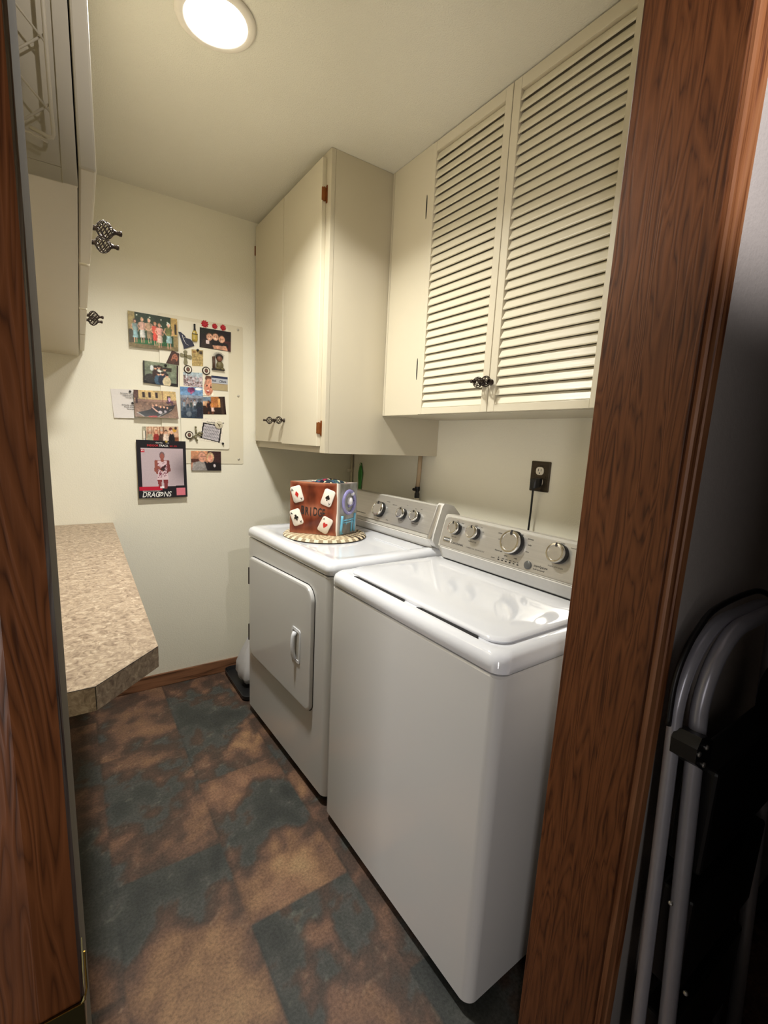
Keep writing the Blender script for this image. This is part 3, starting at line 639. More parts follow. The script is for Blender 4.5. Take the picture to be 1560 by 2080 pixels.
# ================================================================ LEFT WALL CABINET (four doors), counter
LA = -.0226
lw = empty('wall_cabinet', (.0701, YB-.002, 1.6251), LA); tag(lw, 'cream wall cabinet with four flat doors on the left over the counter', 'cabinet')
H = CZ-1.6251-.001; L0 = -1.679
bm = bmesh.new(); box(bm, -.285, 0, L0, 0, 0, .018, bev=.001); box(bm, -.285, 0, L0, -.001, .018, H, bev=.001); link('body', bm, 'cab_paint', lw)
bm = bmesh.new(); box(bm, -.016, .0005, L0-.003, L0+.001, -.0005, H, bev=.0006); link('end_stile', bm, 'cab_paint', lw)
dw = 1.66/4
for i in range(4):
    y0 = L0-.004+i*(dw+.005); y1 = y0+dw-.009
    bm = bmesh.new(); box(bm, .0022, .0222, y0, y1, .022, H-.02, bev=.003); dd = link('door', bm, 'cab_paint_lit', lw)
    ky = y1-.035 if i % 2 == 0 else y0+.035
    cage(dd, (.0222, ky, .082), (1, 0, 0))
# wire rack hanging on the near side panel
bm = bmesh.new(); yy = .745
R = lambda x, z, r=.0021: (x, yy, z)
rail = [R(.004, 2.2), R(.0065, 1.90), R(.0075, 1.80), R(.0088, 1.70), R(.0098, 1.668), R(.0085, 1.6645), R(.004, 1.6635), R(-.014, 1.668)]
tube(bm, rail, .0022, 8)
tube(bm, [R(-.060, 2.2), R(-.055, 1.9), R(-.045, 1.70), R(-.032, 1.662), R(-.014, 1.6625), R(.004, 1.6575)], .0018, 8)
for i in range(8):
    z = 1.690+.072*i
    tube(bm, [(.0090-.0005*i, yy, z), (-.050, yy+.001, z+.060)], .0013, 6); tube(bm, [(-.050, yy+.003, z-.045), (.0090-.0005*i, yy+.003, z+.012)], .0013, 6)
for z in (1.70, 2.1): tube(bm, [(-.02, yy, z+.02), (-.02, .768, z+.02)], .0018, 6)
wr = link('wire_rack', bm, 'conduit', smooth=True); tag(wr, 'cream wire rack hung on the end of the left cabinet beside the doorway', 'wire rack')
# counter with clipped corner
ct = empty('counter', (0, 0, 0)); tag(ct, 'beige mottled laminate counter with a clipped corner along the left wall', 'counter')
poly = [(-.27, .853), (.0189, .853), (.1336, .9667), (.1656, YB-.003), (-.27, YB-.003)]
bm = bmesh.new(); loft(bm, [[(p[0], p[1], z) for p in poly] for z in (.8445, .8864)]); link('countertop', bm, 'laminate', ct)
bm = bmesh.new()
def edge_strip(p, q, t=.0012):
    p, q = Vector((*p, 0)), Vector((*q, 0)); d = (q-p).normalized(); n = Vector((d.y, -d.x, 0))
    loft(bm, [[p+n*k+Vector((0, 0, z)) for k, z in ((0, .842), (t, .842), (t, .8858), (0, .8858))], [q+n*k+Vector((0, 0, z)) for k, z in ((0, .842), (t, .842), (t, .8858), (0, .8858))]])
edge_strip(poly[0], poly[1]); edge_strip(poly[1], poly[2]); edge_strip(poly[2], poly[3]); link('edge_band', bm, 'laminate', ct)
bm = bmesh.new()
tube(bm, [(poly[1][0], poly[1][1]-.0011, .8425), (poly[1][0], poly[1][1]-.0011, .8864)], .0007, 4)
for a, b in ((0, 1), (1, 2)): tube(bm, [(poly[a][0], poly[a][1]-.001, .8862), (poly[b][0]+(.0008 if b == 2 else 0), poly[b][1]-.001, .8862)], .0006, 4)
link('edge_seam', bm, 'ink', ct)

# ================================================================ SMALL THINGS ON THE RIGHT WALL
ot = empty('wall_outlet', (XR, 1.0817, 1.2175)); tag(ot, 'ornate bronze duplex wall outlet with a black plug above the washing machine', 'outlet')
bm = bmesh.new(); q = rrect(-.0415, .0415, -.056, .056, .004, 4); q2 = rrect(-.036, .036, -.050, .050, .003, 4)
loft(bm, [[(-.001, p[0], p[1]) for p in q], [(-.004, p[0], p[1]) for p in q], [(-.0065, p[0], p[1]) for p in q2], [(-.0055, p[0]*.93, p[1]*.93) for p in q2]])
for k in range(22):
    t = 2*PI*k/22; sphere(bm, (-.006, .026*math.cos(t), .040*math.sin(t)), .0026, (.6, 1, 1), seg=6)
link('cover_plate', bm, 'outlet_bronze', ot)
for zc in (.0205, -.0205):
    bm = bmesh.new(); q = rrect(-.0165, .0165, zc-.0145, zc+.0145, .0115, 6); loft(bm, [[(-.004, p[0], p[1]) for p in q], [(-.0085, p[0], p[1]) for p in q]]); rc = link('receptacle', bm, 'ivory', ot)
    bm = bmesh.new()
    for y in (-.0062, .0062): box(bm, -.0089, -.0084, y-.0011, y+.0011, zc-.001, zc+.0078)
    loft(bm, [[(x, .0026*math.cos(t), zc-.0078+.0026*math.sin(t)) for t in [2*PI*i/10 for i in range(10)]] for x in (-.0089, -.0084)]); link('slots', bm, 'ink', rc)
pc = empty('power_cord', (XR-.008, 1.0817, 1.197)); tag(pc, 'black power cord plugged into the outlet and dropping behind the washing machine', 'power cord')
bm = bmesh.new(); loft(bm, [[(x, yy, zz) for yy, zz in rrect(-w_, w_, -h_+o_, h_+o_, .004, 4)] for x, w_, h_, o_ in ((-.0012, .0155, .0145, 0), (-.016, .0165, .0165, -.002), (-.032, .013, .018, -.007), (-.037, .006, .012, -.013))])
link('plug', bm, 'black_plastic', pc, auto=50)
bm = bmesh.new(); tube(bm, smooth([(-.022, 0, -.006), (-.026, .002, -.018), (-.024, .003, -.035), (-.020, .006, -.070), (-.016, .009, -.110), (-.014, .012, -.160), (-.014, .016, -.30), (-.016, .02, -.7)]), .0036, 8); link('cord', bm, 'black_plastic', pc, smooth=True)
cd = empty('conduit_pipe', (XR-.012, YB-.012, 0)); tag(cd, 'thin cream pipe running up the far corner behind the dryer', 'pipe')
bm = bmesh.new(); tube(bm, [(0, 0, .3), (0, 0, 1.2615)], .0075, 10); link('pipe', bm, 'conduit', cd, smooth=True)
bm = bmesh.new(); box(bm, -.024, .011, -.004, .011, 1.128, 1.146, bev=.002); sphere(bm, (-.018, -.005, 1.137), .003); link('pipe_clamp', bm, 'ivory', cd)
br = empty('brush', (XR-.008, 2.336, 1.175)); tag(br, 'green plastic-handled brush hanging on the wall behind the dryer', 'brush')
bm = bmesh.new()
for i in range(1): 
    loft(bm, [[(-.0 +.006*math.sin(t), 1.7*w_*math.cos(t)+cy_, z) for t in [2*PI*k/12 for k in range(12)]] for z, w_, cy_ in ((-.005, .006, 0), (-.02, .009, 0), (-.045, .0145, 0), (-.075, .0135, 0.001), (-.11, .009, .002), (-.15, .008, .003), (-.19, .009, .003))])
link('handle', bm, 'green_plastic', br, auto=60)
bm = bmesh.new(); tube(bm, [(0, .009*math.cos(2*PI*k/12), .004+.009*math.sin(2*PI*k/12)) for k in range(12)], .0024, 6, closed=True); link('hanging_loop', bm, 'green_plastic', br)
bm = bmesh.new(); tube(bm, [(.008, 0, .010), (-.010, 0, .008), (-.012, 0, .014)], .0025, 6); hk = link('wall_hook', bm, 'ivory'); hk.location = (XR-.008, 2.336, 1.175); tag(hk, 'small pale hook holding the green brush', 'hook')
hs = empty('water_supply_pipe', (XR-.022, 1.7675, 0)); tag(hs, 'tan supply pipe with a black shutoff valve coming down from the tall cabinet', 'pipe')
bm = bmesh.new(); tube(bm, [(0, -.002, 1.2615), (0, 0, 1.18), (-.002, .004, 1.10)], .0105, 12); link('pipe', bm, 'tan_hose', hs, smooth=True)
bm = bmesh.new(); lathe(bm, [(.012, 0), (.013, -.004), (.013, -.018), (.0095, -.022), (.0095, -.030), (.0125, -.034), (.0125, -.055), (.010, -.058)], (-.002, .004, 1.106), (0, 0, 1), 16); box(bm, -.010, .004, .010, .030, 1.083, 1.095, bev=.003); sphere(bm, (-.003, .030, 1.090), .008); link('valve', bm, 'black_plastic', hs, auto=50)
bm = bmesh.new(); tube(bm, [(-.002, .004, 1.05), (-.002, .004, .70)], .013, 12); link('lower_pipe', bm, 'ivory', hs, smooth=True)

# plastic bag and tray between the dryer and back wall
bt = empty('tray', (.70, 2.25, 0)); tag(bt, 'black plastic tray on the floor between the dryer and the back wall', 'tray')
bm = bmesh.new()
rloft(bm, [(-.022, .30, -.165, .178, .03, .001), (-.030, .31, -.175, .180, .035, .010), (-.032, .31, -.178, .180, .035, .030), (-.028, .306, -.174, .177, .032, .031), (-.020, .30, -.165, .170, .03, .012)], n=6)
link('tray_body', bm, 'tray_black', bt, auto=40)
bm = bmesh.new(); sp = []
nn = 26
bag_prof = [(.034, .050, .066), (.040, .085, .085), (.070, .105, .10), (.12, .100, .095), (.18, .086, .080), (.24, .066, .06), (.30, .044, .04), (.34, .026, .022), (.375, .010, .008), (.40, .004, .004)]
rings = []
for j, (z, rx, ry) in enumerate(bag_prof):
    ring = []
    for i in range(nn):
        t = 2*PI*i/nn; k = 1+.10*math.sin(5*t+j*.5)+.07*math.sin(9*t-j*.9)+.04*rng.normal()*.4
        ring.append((.785+.010*j*.5+rx*k*math.cos(t), 2.245+ry*k*math.sin(t), z+.005*math.sin(3*t)))
    rings.append(ring)
loft(bm, rings); bg = link('plastic_bag', bm, 'bag', smooth=True); tag(bg, 'crumpled translucent white plastic bag standing in the black tray beside the dryer', 'bag')

# ================================================================ BRIDGE BOX AND WOVEN MAT
MZ = .9105
mt_ = empty('woven_mat', (.912, 1.722, .9155)); tag(mt_, 'round coiled mat of cream and dark straw under the ceramic box', 'mat')
nA, nR = 120, 24; V_ = []; F_ = []; C_ = []
for i in range(nA):
    t = 2*PI*i/nA
    for j in range(nR+1):
        r = .178*j/nR; z = .006+.0022*abs(math.sin(PI*j/2)) if j < nR-1 else (.008 if j == nR-1 else .001)
        z = .0055+.0028*math.sin(PI*((j % 3)/3+.16)); z = .0 if j == nR else z
        V_.append((r*math.cos(t), r*math.sin(t), z))
for i in range(nA):
    for j in range(nR):
        a = i*(nR+1)+j; b = ((i+1) % nA)*(nR+1)+j; F_.append((a, b, b+1, a+1))
        ang = 360*i/nA; dark = ((i+(j//3)*2) % 4 < 2)
        right = (ang > 290 or ang < 75)
        if j >= nR-4: c = ((58, 46, 36) if dark else (214, 198, 166)) if right and ang != 0 else ((150, 134, 108) if dark else (222, 208, 180))
        elif j > 11 and right: c = (62, 50, 42) if dark else (178, 160, 130)
        else: c = (200, 184, 152) if not dark else (166, 146, 116)
        C_.append(srgb(c))
me = bpy.data.meshes.new('mat_coils'); me.from_pydata(V_, [], F_); at = me.color_attributes.new('paint', 'FLOAT_COLOR', 'CORNER'); buf = np.ones((len(me.loops), 4), np.float32)
for k, c in enumerate(C_): buf[k*4:k*4+4, :3] = c
at.data.foreach_set('color', buf.ravel()); me.materials.append(MATS['weave']); o = bpy.data.objects.new('mat_coils', me); COL.objects.link(o); o.parent = mt_

bx = empty('ceramic_box', (.919, 1.634, .924)); tag(bx, 'brown glazed ceramic box lettered BRIDGE with four raised playing cards, on the dryer', 'ceramic box')
# local frame: face runs from the near corner towards (-.145,+.143); side runs towards (.098,.099)
EF = Vector((-.1445, .1435, 0)); FW = EF.length; eF = EF.normalized(); eS = Vector((.93, .36, 0)).normalized(); SW = .128; BH = .218
nF = Vector((-eF.y, eF.x, 0)); nF = nF if nF.dot(Vector((-1, -1, 0))) > 0 else -nF
nS = Vector((eS.y, -eS.x, 0)); nS = nS if nS.y < 0 else -nS
def bow(u, v):  # gentle hand-built irregularity
    return .004*math.sin(PI*v)*math.sin(PI*u)+.0015*math.sin(9*v+4*u)
pf = Pic(56, 60); 
gx = fbm(pf.X*.5, pf.Y*.12, 3, 5, 6); gy = fbm(pf.X, pf.Y, 4, 4, 1.5)
k = np.clip(.5+.35*gx+.3*gy, 0, 1)[..., None]; pf.a = np.array((80, 28, 12))*(1-k)+np.array((140, 64, 38))*k
edge = np.minimum.reduce([pf.X, 1-pf.X, pf.Y*1.6, (1-pf.Y)]); e = np.clip(1-edge/.09, 0, 1)[..., None]; pf.a = pf.a*(1-.45*e)+np.array((206, 150, 122))*.45*e
c2 = np.exp(-(((pf.X-.52)/.26)**2+((pf.Y-.52)/.13)**2))[..., None]; pf.a = pf.a*(1-.7*c2)+np.array((205, 140, 112))*.7*c2
def frontc(u, v, dd): return eF*(FW*(1-u))+nF*(bow(u, v)+dd)+Vector((0, 0, BH*(1-v)-.006*math.sin(PI*u)*(1-v)))
pic_mesh('front_face', pf, frontc, bx, 'ceramic_paint', .004, back=(190, 130, 100))
ps = Pic(40, 64, (140, 138, 132)); kk = np.clip(.5+.5*fbm(ps.X, ps.Y, 8, 4, 1.6), 0, 1)[..., None]; ps.a = np.array((110, 108, 98))*(1-kk)+np.array((168, 168, 166))*kk
e = np.clip(1-ps.X/.12, 0, 1)[..., None]; ps.a = ps.a*(1-e)+np.array((226, 214, 206))*e
def sidec(u, v, dd): return eS*(SW*u)+nS*(bow(u, v)*.4+dd)+Vector((0, 0, BH*(1-v)-.004*math.sin(PI*u)*(1-v)))
pic_mesh('side_face', ps, sidec, bx, 'ceramic_paint', .004, back=(180, 170, 165))
bm = bmesh.new()   # remaining walls and floor as a hollow shell
P0 = Vector((0, 0, 0)); P1 = eF*FW; P2 = P1+eS*SW; P3_ = eS*SW
loft(bm, [[a_+Vector((0, 0, z)) for a_ in (P1, P2, P2-eF*.006, P1-eF*.006)] for z in (0, BH-.001)])
loft(bm, [[a_+Vector((0, 0, z)) for a_ in (P3_, P2, P2-eS*.006, P3_-eS*.006)] for z in (0, BH-.001)])
loft(bm, [[a_+Vector((0, 0, z)) for a_ in (P0, P3_, P2, P1)] for z in (0, .006)])
tube(bm, [P0+Vector((0, 0, .0)), P0+Vector((0, 0, BH))], .0045, 8)
link('shell', bm, 'ceramic_card', bx)
# cards
def front_pt(u, v, dd=0): return frontc(u, v, .004+dd)
suits = {'diamond': [(0, 1), (.7, 0), (0, -1), (-.7, 0)],
 'heart': [(0, -1), (.5, -.45), (.9, .15), (.85, .6), (.45, .8), (.1, .6), (0, .35), (-.1, .6), (-.45, .8), (-.85, .6), (-.9, .15), (-.5, -.45)],
 'spade': [(0, 1), (.45, .5), (.85, 0), (.8, -.4), (.4, -.55), (.12, -.3), (.3, -.95), (-.3, -.95), (-.12, -.3), (-.4, -.55), (-.8, -.4), (-.85, 0), (-.45, .5)],
 'club': [(.0, 1), (.35, .85), (.4, .5), (.25, .2), (.65, .3), (.9, -.05), (.75, -.45), (.35, -.45), (.1, -.2), (.3, -.95), (-.3, -.95), (-.1, -.2), (-.35, -.45), (-.75, -.45), (-.9, -.05), (-.65, .3), (-.25, .2), (-.4, .5), (-.35, .85)]}
mat('pip_red', hexc(205, 45, 40), .3); mat('pip_black', hexc(30, 26, 26), .3)
for (u, v, ang, su) in ((.155, .235, -17, 'diamond'), (.81, .265, 18, 'spade'), (.150, .69, -22, 'club'), (.765, .80, 26, 'heart')):
    ca, sa = math.cos(math.radians(ang)), math.sin(math.radians(ang))
    def cp(x, y, dd):   # card coords metres -> wall
        X_, Y_ = x*ca+y*sa, -x*sa+y*ca
        uu = u+X_/FW; vv = v-Y_/BH; c0 = front_pt(u, v); return c0-eF*(X_)+Vector((0, 0, Y_))+nF*(dd+bow(uu, vv)-bow(u, v))
    q = rrect(-.0235, .0235, -.0345, .0345, .010, 5)
    bm = bmesh.new(); loft(bm, [[cp(p[0], p[1], -.003) for p in q], [cp(p[0], p[1], .0035) for p in q], [cp(p[0]*.93, p[1]*.95, .0052) for p in q]]); cdp = link('card_tile', bm, 'ceramic_card', bx, auto=50)
    bm = bmesh.new(); loft(bm, [[cp(p[0]*.0112, p[1]*.013, .0048) for p in suits[su]], [cp(p[0]*.0112, p[1]*.013, .0062) for p in suits[su]]]); link('suit_pip', bm, 'pip_red' if su in ('diamond', 'heart') else 'pip_black', cdp)
    Uu = (cp(1, 0, 0)-cp(0, 0, 0)).normalized(); Uu.z = Uu.z; Vv = (cp(0, .01, 0)-cp(0, 0, 0)); Vv.normalize(); Uu = (cp(.01, 0, 0)-cp(0, 0, 0)).normalized()
    text_obj('card_index', [('A', -.0195, .0175, .014, 0, 1, 0)], (cp(0, 0, .0052), Uu, Vv), ['ink'], cdp); text_obj('card_index', [('A', -.0195, .0175, .014, 0, 1, 0)], (cp(0, 0, .0052), -Uu, -Vv), ['ink'], cdp)
Lt = text_obj('carved_lettering', [(c, .050+.0178*i+dx, .080+dy, .050, 0, .52, 0) for i, (c, dx, dy) in enumerate((('B', 0, .004), ('R', 0, 0), ('I', .004, -.001), ('D', 0, .0), ('G', .002, -.002), ('E', .003, -.005)))], (front_pt(0, 1, .0045), -eF, Vector((0, 0, 1))), ['ink'], bx, .001)
# side relief: lilac figure above a light blue chair
def sp_(u, v, dd=0): return sidec(u, v, .004+dd)
bm = bmesh.new()
for (u0, v0, u1, v1, r) in ((.22, .62, .16, .97, .006), (.88, .60, .86, .96, .0055), (.16, .97, .26, .97, .004), (.24, .72, .88, .70, .0035), (.24, .64, .24, .62, .003), (.26, .76, .86, .76, .003), (.45, .74, .42, .80, .003), (.72, .72, .72, .96, .0045)):
    tube(bm, [sp_(u0+(u1-u0)*i/4, v0+(v1-v0)*i/4, .001) for i in range(5)], r, 8)
link('chair_relief', bm, 'glaze_blue', bx, smooth=True)
bm = bmesh.new()
tube(bm, [sp_(.55+.30*math.cos(t), .36+.22*math.sin(t), .001) for t in [2*PI*i/20 for i in range(20)]], [.008]*20, 8, closed=True)
tube(bm, [sp_(.50, .44, .002), sp_(.62, .42, .002), sp_(.82, .36, .002)], .006, 8)
link('figure_relief', bm, 'glaze_lilac', bx, smooth=True)
bm = bmesh.new(); c = sp_(.58, .34, .001); sphere(bm, c, .014, (1, 1, 1.35)); c = sp_(.72, .20, .001); sphere(bm, c, .010); link('figure_head', bm, 'glaze_white', bx, smooth=True)
# cloth napkins in the box
pn = Pic(30, 16, (40, 52, 60)); pn.speck(0, 0, 1, 1, [(40, 60, 62), (70, 96, 92), (24, 30, 44), (150, 40, 60), (196, 190, 160), (60, 84, 110)], 160, .06)
def nap(u, v, dd): return P0*1+eF*(FW*(.12+.60*(1-u)))+eS*(SW*(.25+.6*(1-v)))+Vector((0, 0, BH-.008+.020*math.sin(PI*min(1, max(0, u)))**.5*math.sin(PI*v)**.5+.002*math.sin(20*u+7*v)+dd))
nb = pic_mesh('patterned_napkins', pn, nap, None, 'weave', .001, back=(30, 40, 50)); nb.location = (.919, 1.634, .924); tag(nb, 'dark floral patterned cloth stuffed in the top of the ceramic box', 'cloth')

# ================================================================ NOTICE AREA ON THE BACK WALL
bo = empty('wall_panel', (.60, YB, 1.5)); tag(bo, 'large flat cream panel screwed to the back wall behind the magnetic boards', 'wall panel')
def wy(bm, x0, x1, z0, z1, y0, y1, r=.004, n=4):
    q = rrect(x0, x1, z0, z1, r, n); loft(bm, [[(p[0], YB-y0, p[1]) for p in q], [(p[0], YB-y1, p[1]) for p in q]])
bm = bmesh.new(); wy(bm, .392, .789, 1.168, 1.862, .0005, .004, .006); sub('panel_sheet', bm, 'board_back', bo)
for z in (1.845, 1.519, 1.193):
    bm = bmesh.new(); lathe(bm, [(.0062, 0), (.006, .002), (.004, .0035), (0, .004)], (.764, YB-.004, z), (0, -1, 0), 14, cap=False); sub('screw', bm, 'screw', bo, smooth=True)
mb = link('magnetic_board', (lambda b: (wy(b, .478, .7137, 1.243, 1.845, .0042, .010, .010), b)[1])(bmesh.new()), 'board_white'); tag(mb, 'wide white magnetic board on the wall panel under most of the photos', 'magnetic board')
mb2 = link('magnetic_board', (lambda b: (wy(b, .392, .4765, 1.243, 1.845, .0042, .0085, .004), b)[1])(bmesh.new()), 'board_white'); tag(mb2, 'narrow white magnetic board left of the wide one behind the garden photo', 'magnetic board')
Y0 = .0105
def quad(c, y):   # c = TL TR BR BL in (x,z)
    def f(u, v, dd):
        a = [c[0][i]*(1-u)+c[1][i]*u for i in (0, 1)]; b = [c[3][i]*(1-u)+c[2][i]*u for i in (0, 1)]
        return (a[0]*(1-v)+b[0]*v, YB-y-dd, a[1]*(1-v)+b[1]*v)
    return f
def photo(name, pic, c, y, label, cat='photo', group=None, m='print', bend=0, noise=6, back=None):
    if noise > 2:
        k1 = np.kron(rng.normal(0, 1, (pic.h//3+1, pic.w//3+1, 1)), np.ones((3, 3, 1)))[:pic.h, :pic.w]; pic.a = pic.a*(1+.05*k1)
        a_ = np.pad(pic.a, ((1, 1), (1, 1), (0, 0)), mode='edge'); pic.a = .46*pic.a+.135*(a_[:-2, 1:-1]+a_[2:, 1:-1]+a_[1:-1, :-2]+a_[1:-1, 2:])
        shade = 1+.10*fbm(pic.X, pic.Y, 11, 4, 2.5)[..., None]; pic.a = np.clip(pic.a*shade, 0, 255)
    if noise: pic.noise(noise)
    o = pic_mesh(name, pic, quad(c, y), None, m, bend=bend, back=back); tag(o, label, cat, group); return o
sk = (226, 172, 142)
# garden photo
p = Pic(92, 66); p.grad((34, 50, 24), (24, 66, 30)); p.rect(0, 0, .13, .6, (168, 150, 96)); p.rect(.0, .5, .12, .9, (70, 64, 44)); p.rect(.86, 0, 1, .55, (196, 164, 96)); p.rect(.9, .55, 1, 1, (150, 130, 84)); p.rect(.94, .18, .98, .5, (50, 36, 20)); p.rect(0, .88, 1, 1, (120, 104, 66)); p.rect(.1, .78, .85, .9, (28, 98, 44))
for x, y in ((.17, .08), (.43, .09), (.66, .11), (.79, .16), (.66, .3)): p.ell(x, y, .014, .02, (240, 240, 230))
for x, y, hh, t, b_, hr in ((.13, .2, .68, (150, 178, 176), (150, 190, 198), (60, 44, 36)), (.27, .13, .74, (238, 190, 170), (222, 222, 216), (214, 180, 140)), (.41, .13, .74, (196, 162, 130), (160, 136, 104), (214, 190, 160)), (.53, .2, .72, (214, 84, 62), (216, 70, 52), (190, 130, 90)), (.62, .22, .74, (232, 170, 156), (236, 206, 188), (190, 140, 110)), (.81, .17, .80, (108, 112, 60), (160, 196, 198), (240, 238, 232))):
    p.person(x, y, hh, t, b_, sk, hr, True, .62)
photo('photograph', p, [(.2659, 1.8455), (.4731, 1.8452), (.4741, 1.7000), (.2669, 1.6928)], .0115, 'large garden photo of six people in wraps and swimwear on green grass', group=None, bend=.004)
# three children
p = Pic(66, 44, (28, 20, 22)); p.rect(0, 0, .5, .3, (22, 26, 16)); p.rect(.72, .5, 1, 1, (70, 34, 34)); p.poly([(.1, .55), (.35, .5), (.4, 1), (.02, 1)], (48, 34, 30)); p.ell(.72, .75, .2, .16, (18, 14, 16)); p.poly([(.4, .8), (.85, .75), (.9, .98), (.45, .98)], (216, 160, 130))
for x, y in ((.31, .42), (.5, .38), (.7, .45)): p.ell(x, y-.04, .11, .18, (88, 58, 36)); p.ell(x, y, .1, .17, sk); p.ell(x-.035, y-.02, .013, .02, (60, 36, 30)); p.ell(x+.035, y-.02, .013, .02, (60, 36, 30)); p.ell(x, y+.08, .035, .02, (240, 220, 210))
p.rect(.2, .6, .3, .78, (226, 206, 206))
photo('photograph', p, [(.5752, 1.826), (.726, 1.8268), (.7241, 1.7318), (.5724, 1.7334)], Y0+.001, 'dark photo of three smiling children with faces together, under the red flowers')
# bearded face
p = Pic(26, 28, (70, 44, 34)); p.ell(.55, .5, .3, .36, (176, 110, 84)); p.ell(.55, .75, .22, .2, (84, 52, 40)); p.ell(.45, .42, .06, .04, (50, 30, 26)); p.ell(.66, .42, .06, .04, (50, 30, 26))
photo('photograph', p, [(.4463, 1.7010), (.4791, 1.690), (.4758, 1.6357), (.4185, 1.6384)], .0108, 'small tilted portrait of a long-haired bearded face')
# prayer card
p = Pic(34, 46, (184, 160, 104)); p.rect(.08, .08, .35, .2, (140, 100, 60)); p.rect(.68, .06, .95, .25, (70, 56, 40))
for i in range(12): p.line(.15, .32+i*.05, .85, .32+i*.05, .008, (150, 126, 78))
photo('prayer_card', p, [(.5351, 1.7181), (.5894, 1.7207), (.588, 1.6455), (.5364, 1.6407)], Y0, 'small gold parchment card under a black magnet', 'card')
# teal room
p = Pic(66, 46); p.grad((128, 136, 112), (110, 122, 104)); p.rect(0, 0, .04, 1, (38, 34, 26)); p.rect(.95, .05, 1, 1, (44, 16, 14)); p.rect(0, .88, 1, 1, (24, 20, 18)); p.ell(.24, .28, .045, .13, (244, 250, 250)); p.rect(.3, .15, .55, .35, (50, 36, 26)); p.ell(.2, .75, .16, .2, (52, 50, 46)); p.rect(.64, .2, .8, .38, (50, 44, 34))
for x, y, c in ((.44, .22, (226, 226, 216)), (.6, .28, (52, 44, 48)), (.34, .26, (60, 40, 34))): p.ell(x, y+.28, .09, .2, c); p.ell(x, y, .045, .08, sk); p.ell(x, y-.04, .05, .05, (40, 30, 26))
for x, y, c in ((.43, .52, (66, 92, 112)), (.54, .5, (36, 44, 60)), (.67, .56, (222, 206, 168))): p.ell(x, y+.28, .12, .24, c); p.ell(x, y, .045, .08, sk); p.ell(x, y-.04, .05, .05, (40, 30, 26))
photo('photograph', p, [(.3198, 1.6388), (.4734, 1.6369), (.4697, 1.535), (.3184, 1.5394)], .0107, 'photo of a seated family in a green-walled room')
# snowy hillside
p = Pic(44, 34); p.grad((176, 196, 204), (176, 160, 164)); p.rect(0, .2, .2, .8, (110, 96, 96)); p.speck(0, .3, 1, 1, [(190, 160, 166), (120, 96, 90), (220, 200, 206), (100, 84, 80), (210, 186, 190)], 130, .035); p.poly([(.14, .1), (.2, .1), (.17, .45), (.1, .5)], (236, 240, 244))
photo('photograph', p, [(.4946, 1.608), (.5849, 1.6134), (.5836, 1.5438), (.4955, 1.5452)], Y0, 'pale photo of a crowd outdoors under a light blue sky')
# baby cut-out
p = Pic(34, 46, (235, 225, 205)); p.ell(.5, .5, .46, .5, (206, 140, 112)); p.ell(.5, .12, .44, .2, (96, 62, 44)); p.ell(.5, .36, .40, .24, (216, 152, 124)); p.ell(.3, .5, .08, .035, (56, 32, 26)); p.ell(.7, .56, .09, .035, (56, 32, 26)); p.ell(.45, .62, .1, .05, (190, 110, 90)); p.ell(.45, .78, .19, .07, (150, 40, 40)); p.ell(.45, .755, .15, .03, (240, 232, 222))
photo('photograph', p, [(.596, 1.602), (.640, 1.602), (.637, 1.507), (.5835, 1.507)], Y0+.0004, 'cut-out photo of a laughing baby face beside the bank card', bend=.001)
# bank card
p = Pic(46, 38, (184, 188, 196)); p.rect(0, 0, 1, .17, (36, 46, 78)); p.rect(0, .55, 1, 1, (180, 162, 124)); p.rect(0, .53, 1, .56, (150, 120, 96)); p.line(.56, .36, .56, .36, .09, (90, 100, 120)); p.line(.56, .36, .56, .36, .055, (184, 188, 196))
bk = photo('bank_card', p, [(.6262, 1.6063), (.7072, 1.6064), (.7071, 1.5384), (.6278, 1.5366)], Y0+.002, 'blue, silver and tan bank calendar card lettered Bell Bank', 'card', noise=2)
text_obj('lettering', [('Bell', .630, 1.578, .0135, 0, 1.0, 0), ('Bank', .676, 1.578, .0135, 0, .9, 0)], ((0, YB-Y0-.0032, 0), (1, 0, 0), (0, 0, 1)), ['navy'], bk)
# heart card
p = Pic(50, 22); p.grad((96, 140, 190), (120, 156, 192)); p.ell(.82, .2, .16, .18, (235, 240, 244)); p.ell(.42, .35, .11, .3, (130, 66, 110)); p.ell(.54, .35, .11, .3, (96, 40, 84)); p.poly([(.32, .45), (.64, .45), (.48, .88)], (170, 90, 130)); p.ell(.48, .45, .07, .16, (120, 50, 96))
photo('heart_card', p, [(.4781, 1.5384), (.5836, 1.5438), (.5855, 1.504), (.4786, 1.498)], Y0, 'sky-blue card with a purple heart', 'card')
# blue night group
p = Pic(50, 48); p.grad((150, 160, 176), (44, 58, 74)); p.rect(0, .1, 1, .25, (120, 120, 130)); p.rect(0, .7, 1, 1, (46, 60, 76))
for x, c, y in ((.16, (170, 190, 210), .2), (.32, (160, 146, 146), .08), (.47, (70, 80, 76), .2), (.62, (200, 206, 214), .15)): p.person(x, y, .62, c, (60, 72, 84), (196, 160, 144), (60, 50, 50), False, .75)
p.ell(.84, .5, .16, .26, (34, 42, 50)); p.rect(.72, .5, 1, .95, (32, 36, 52)); p.ell(.84, .18, .1, .05, (70, 80, 92)); p.ell(.84, .22, .05, .09, (90, 90, 96)); p.ell(.36, .82, .12, .12, (110, 120, 130))
photo('photograph', p, [(.4786, 1.498), (.5855, 1.504), (.5835, 1.3931), (.4793, 1.3906)], Y0+.0006, 'bluish photo of people standing with a figure in a pointed hat')
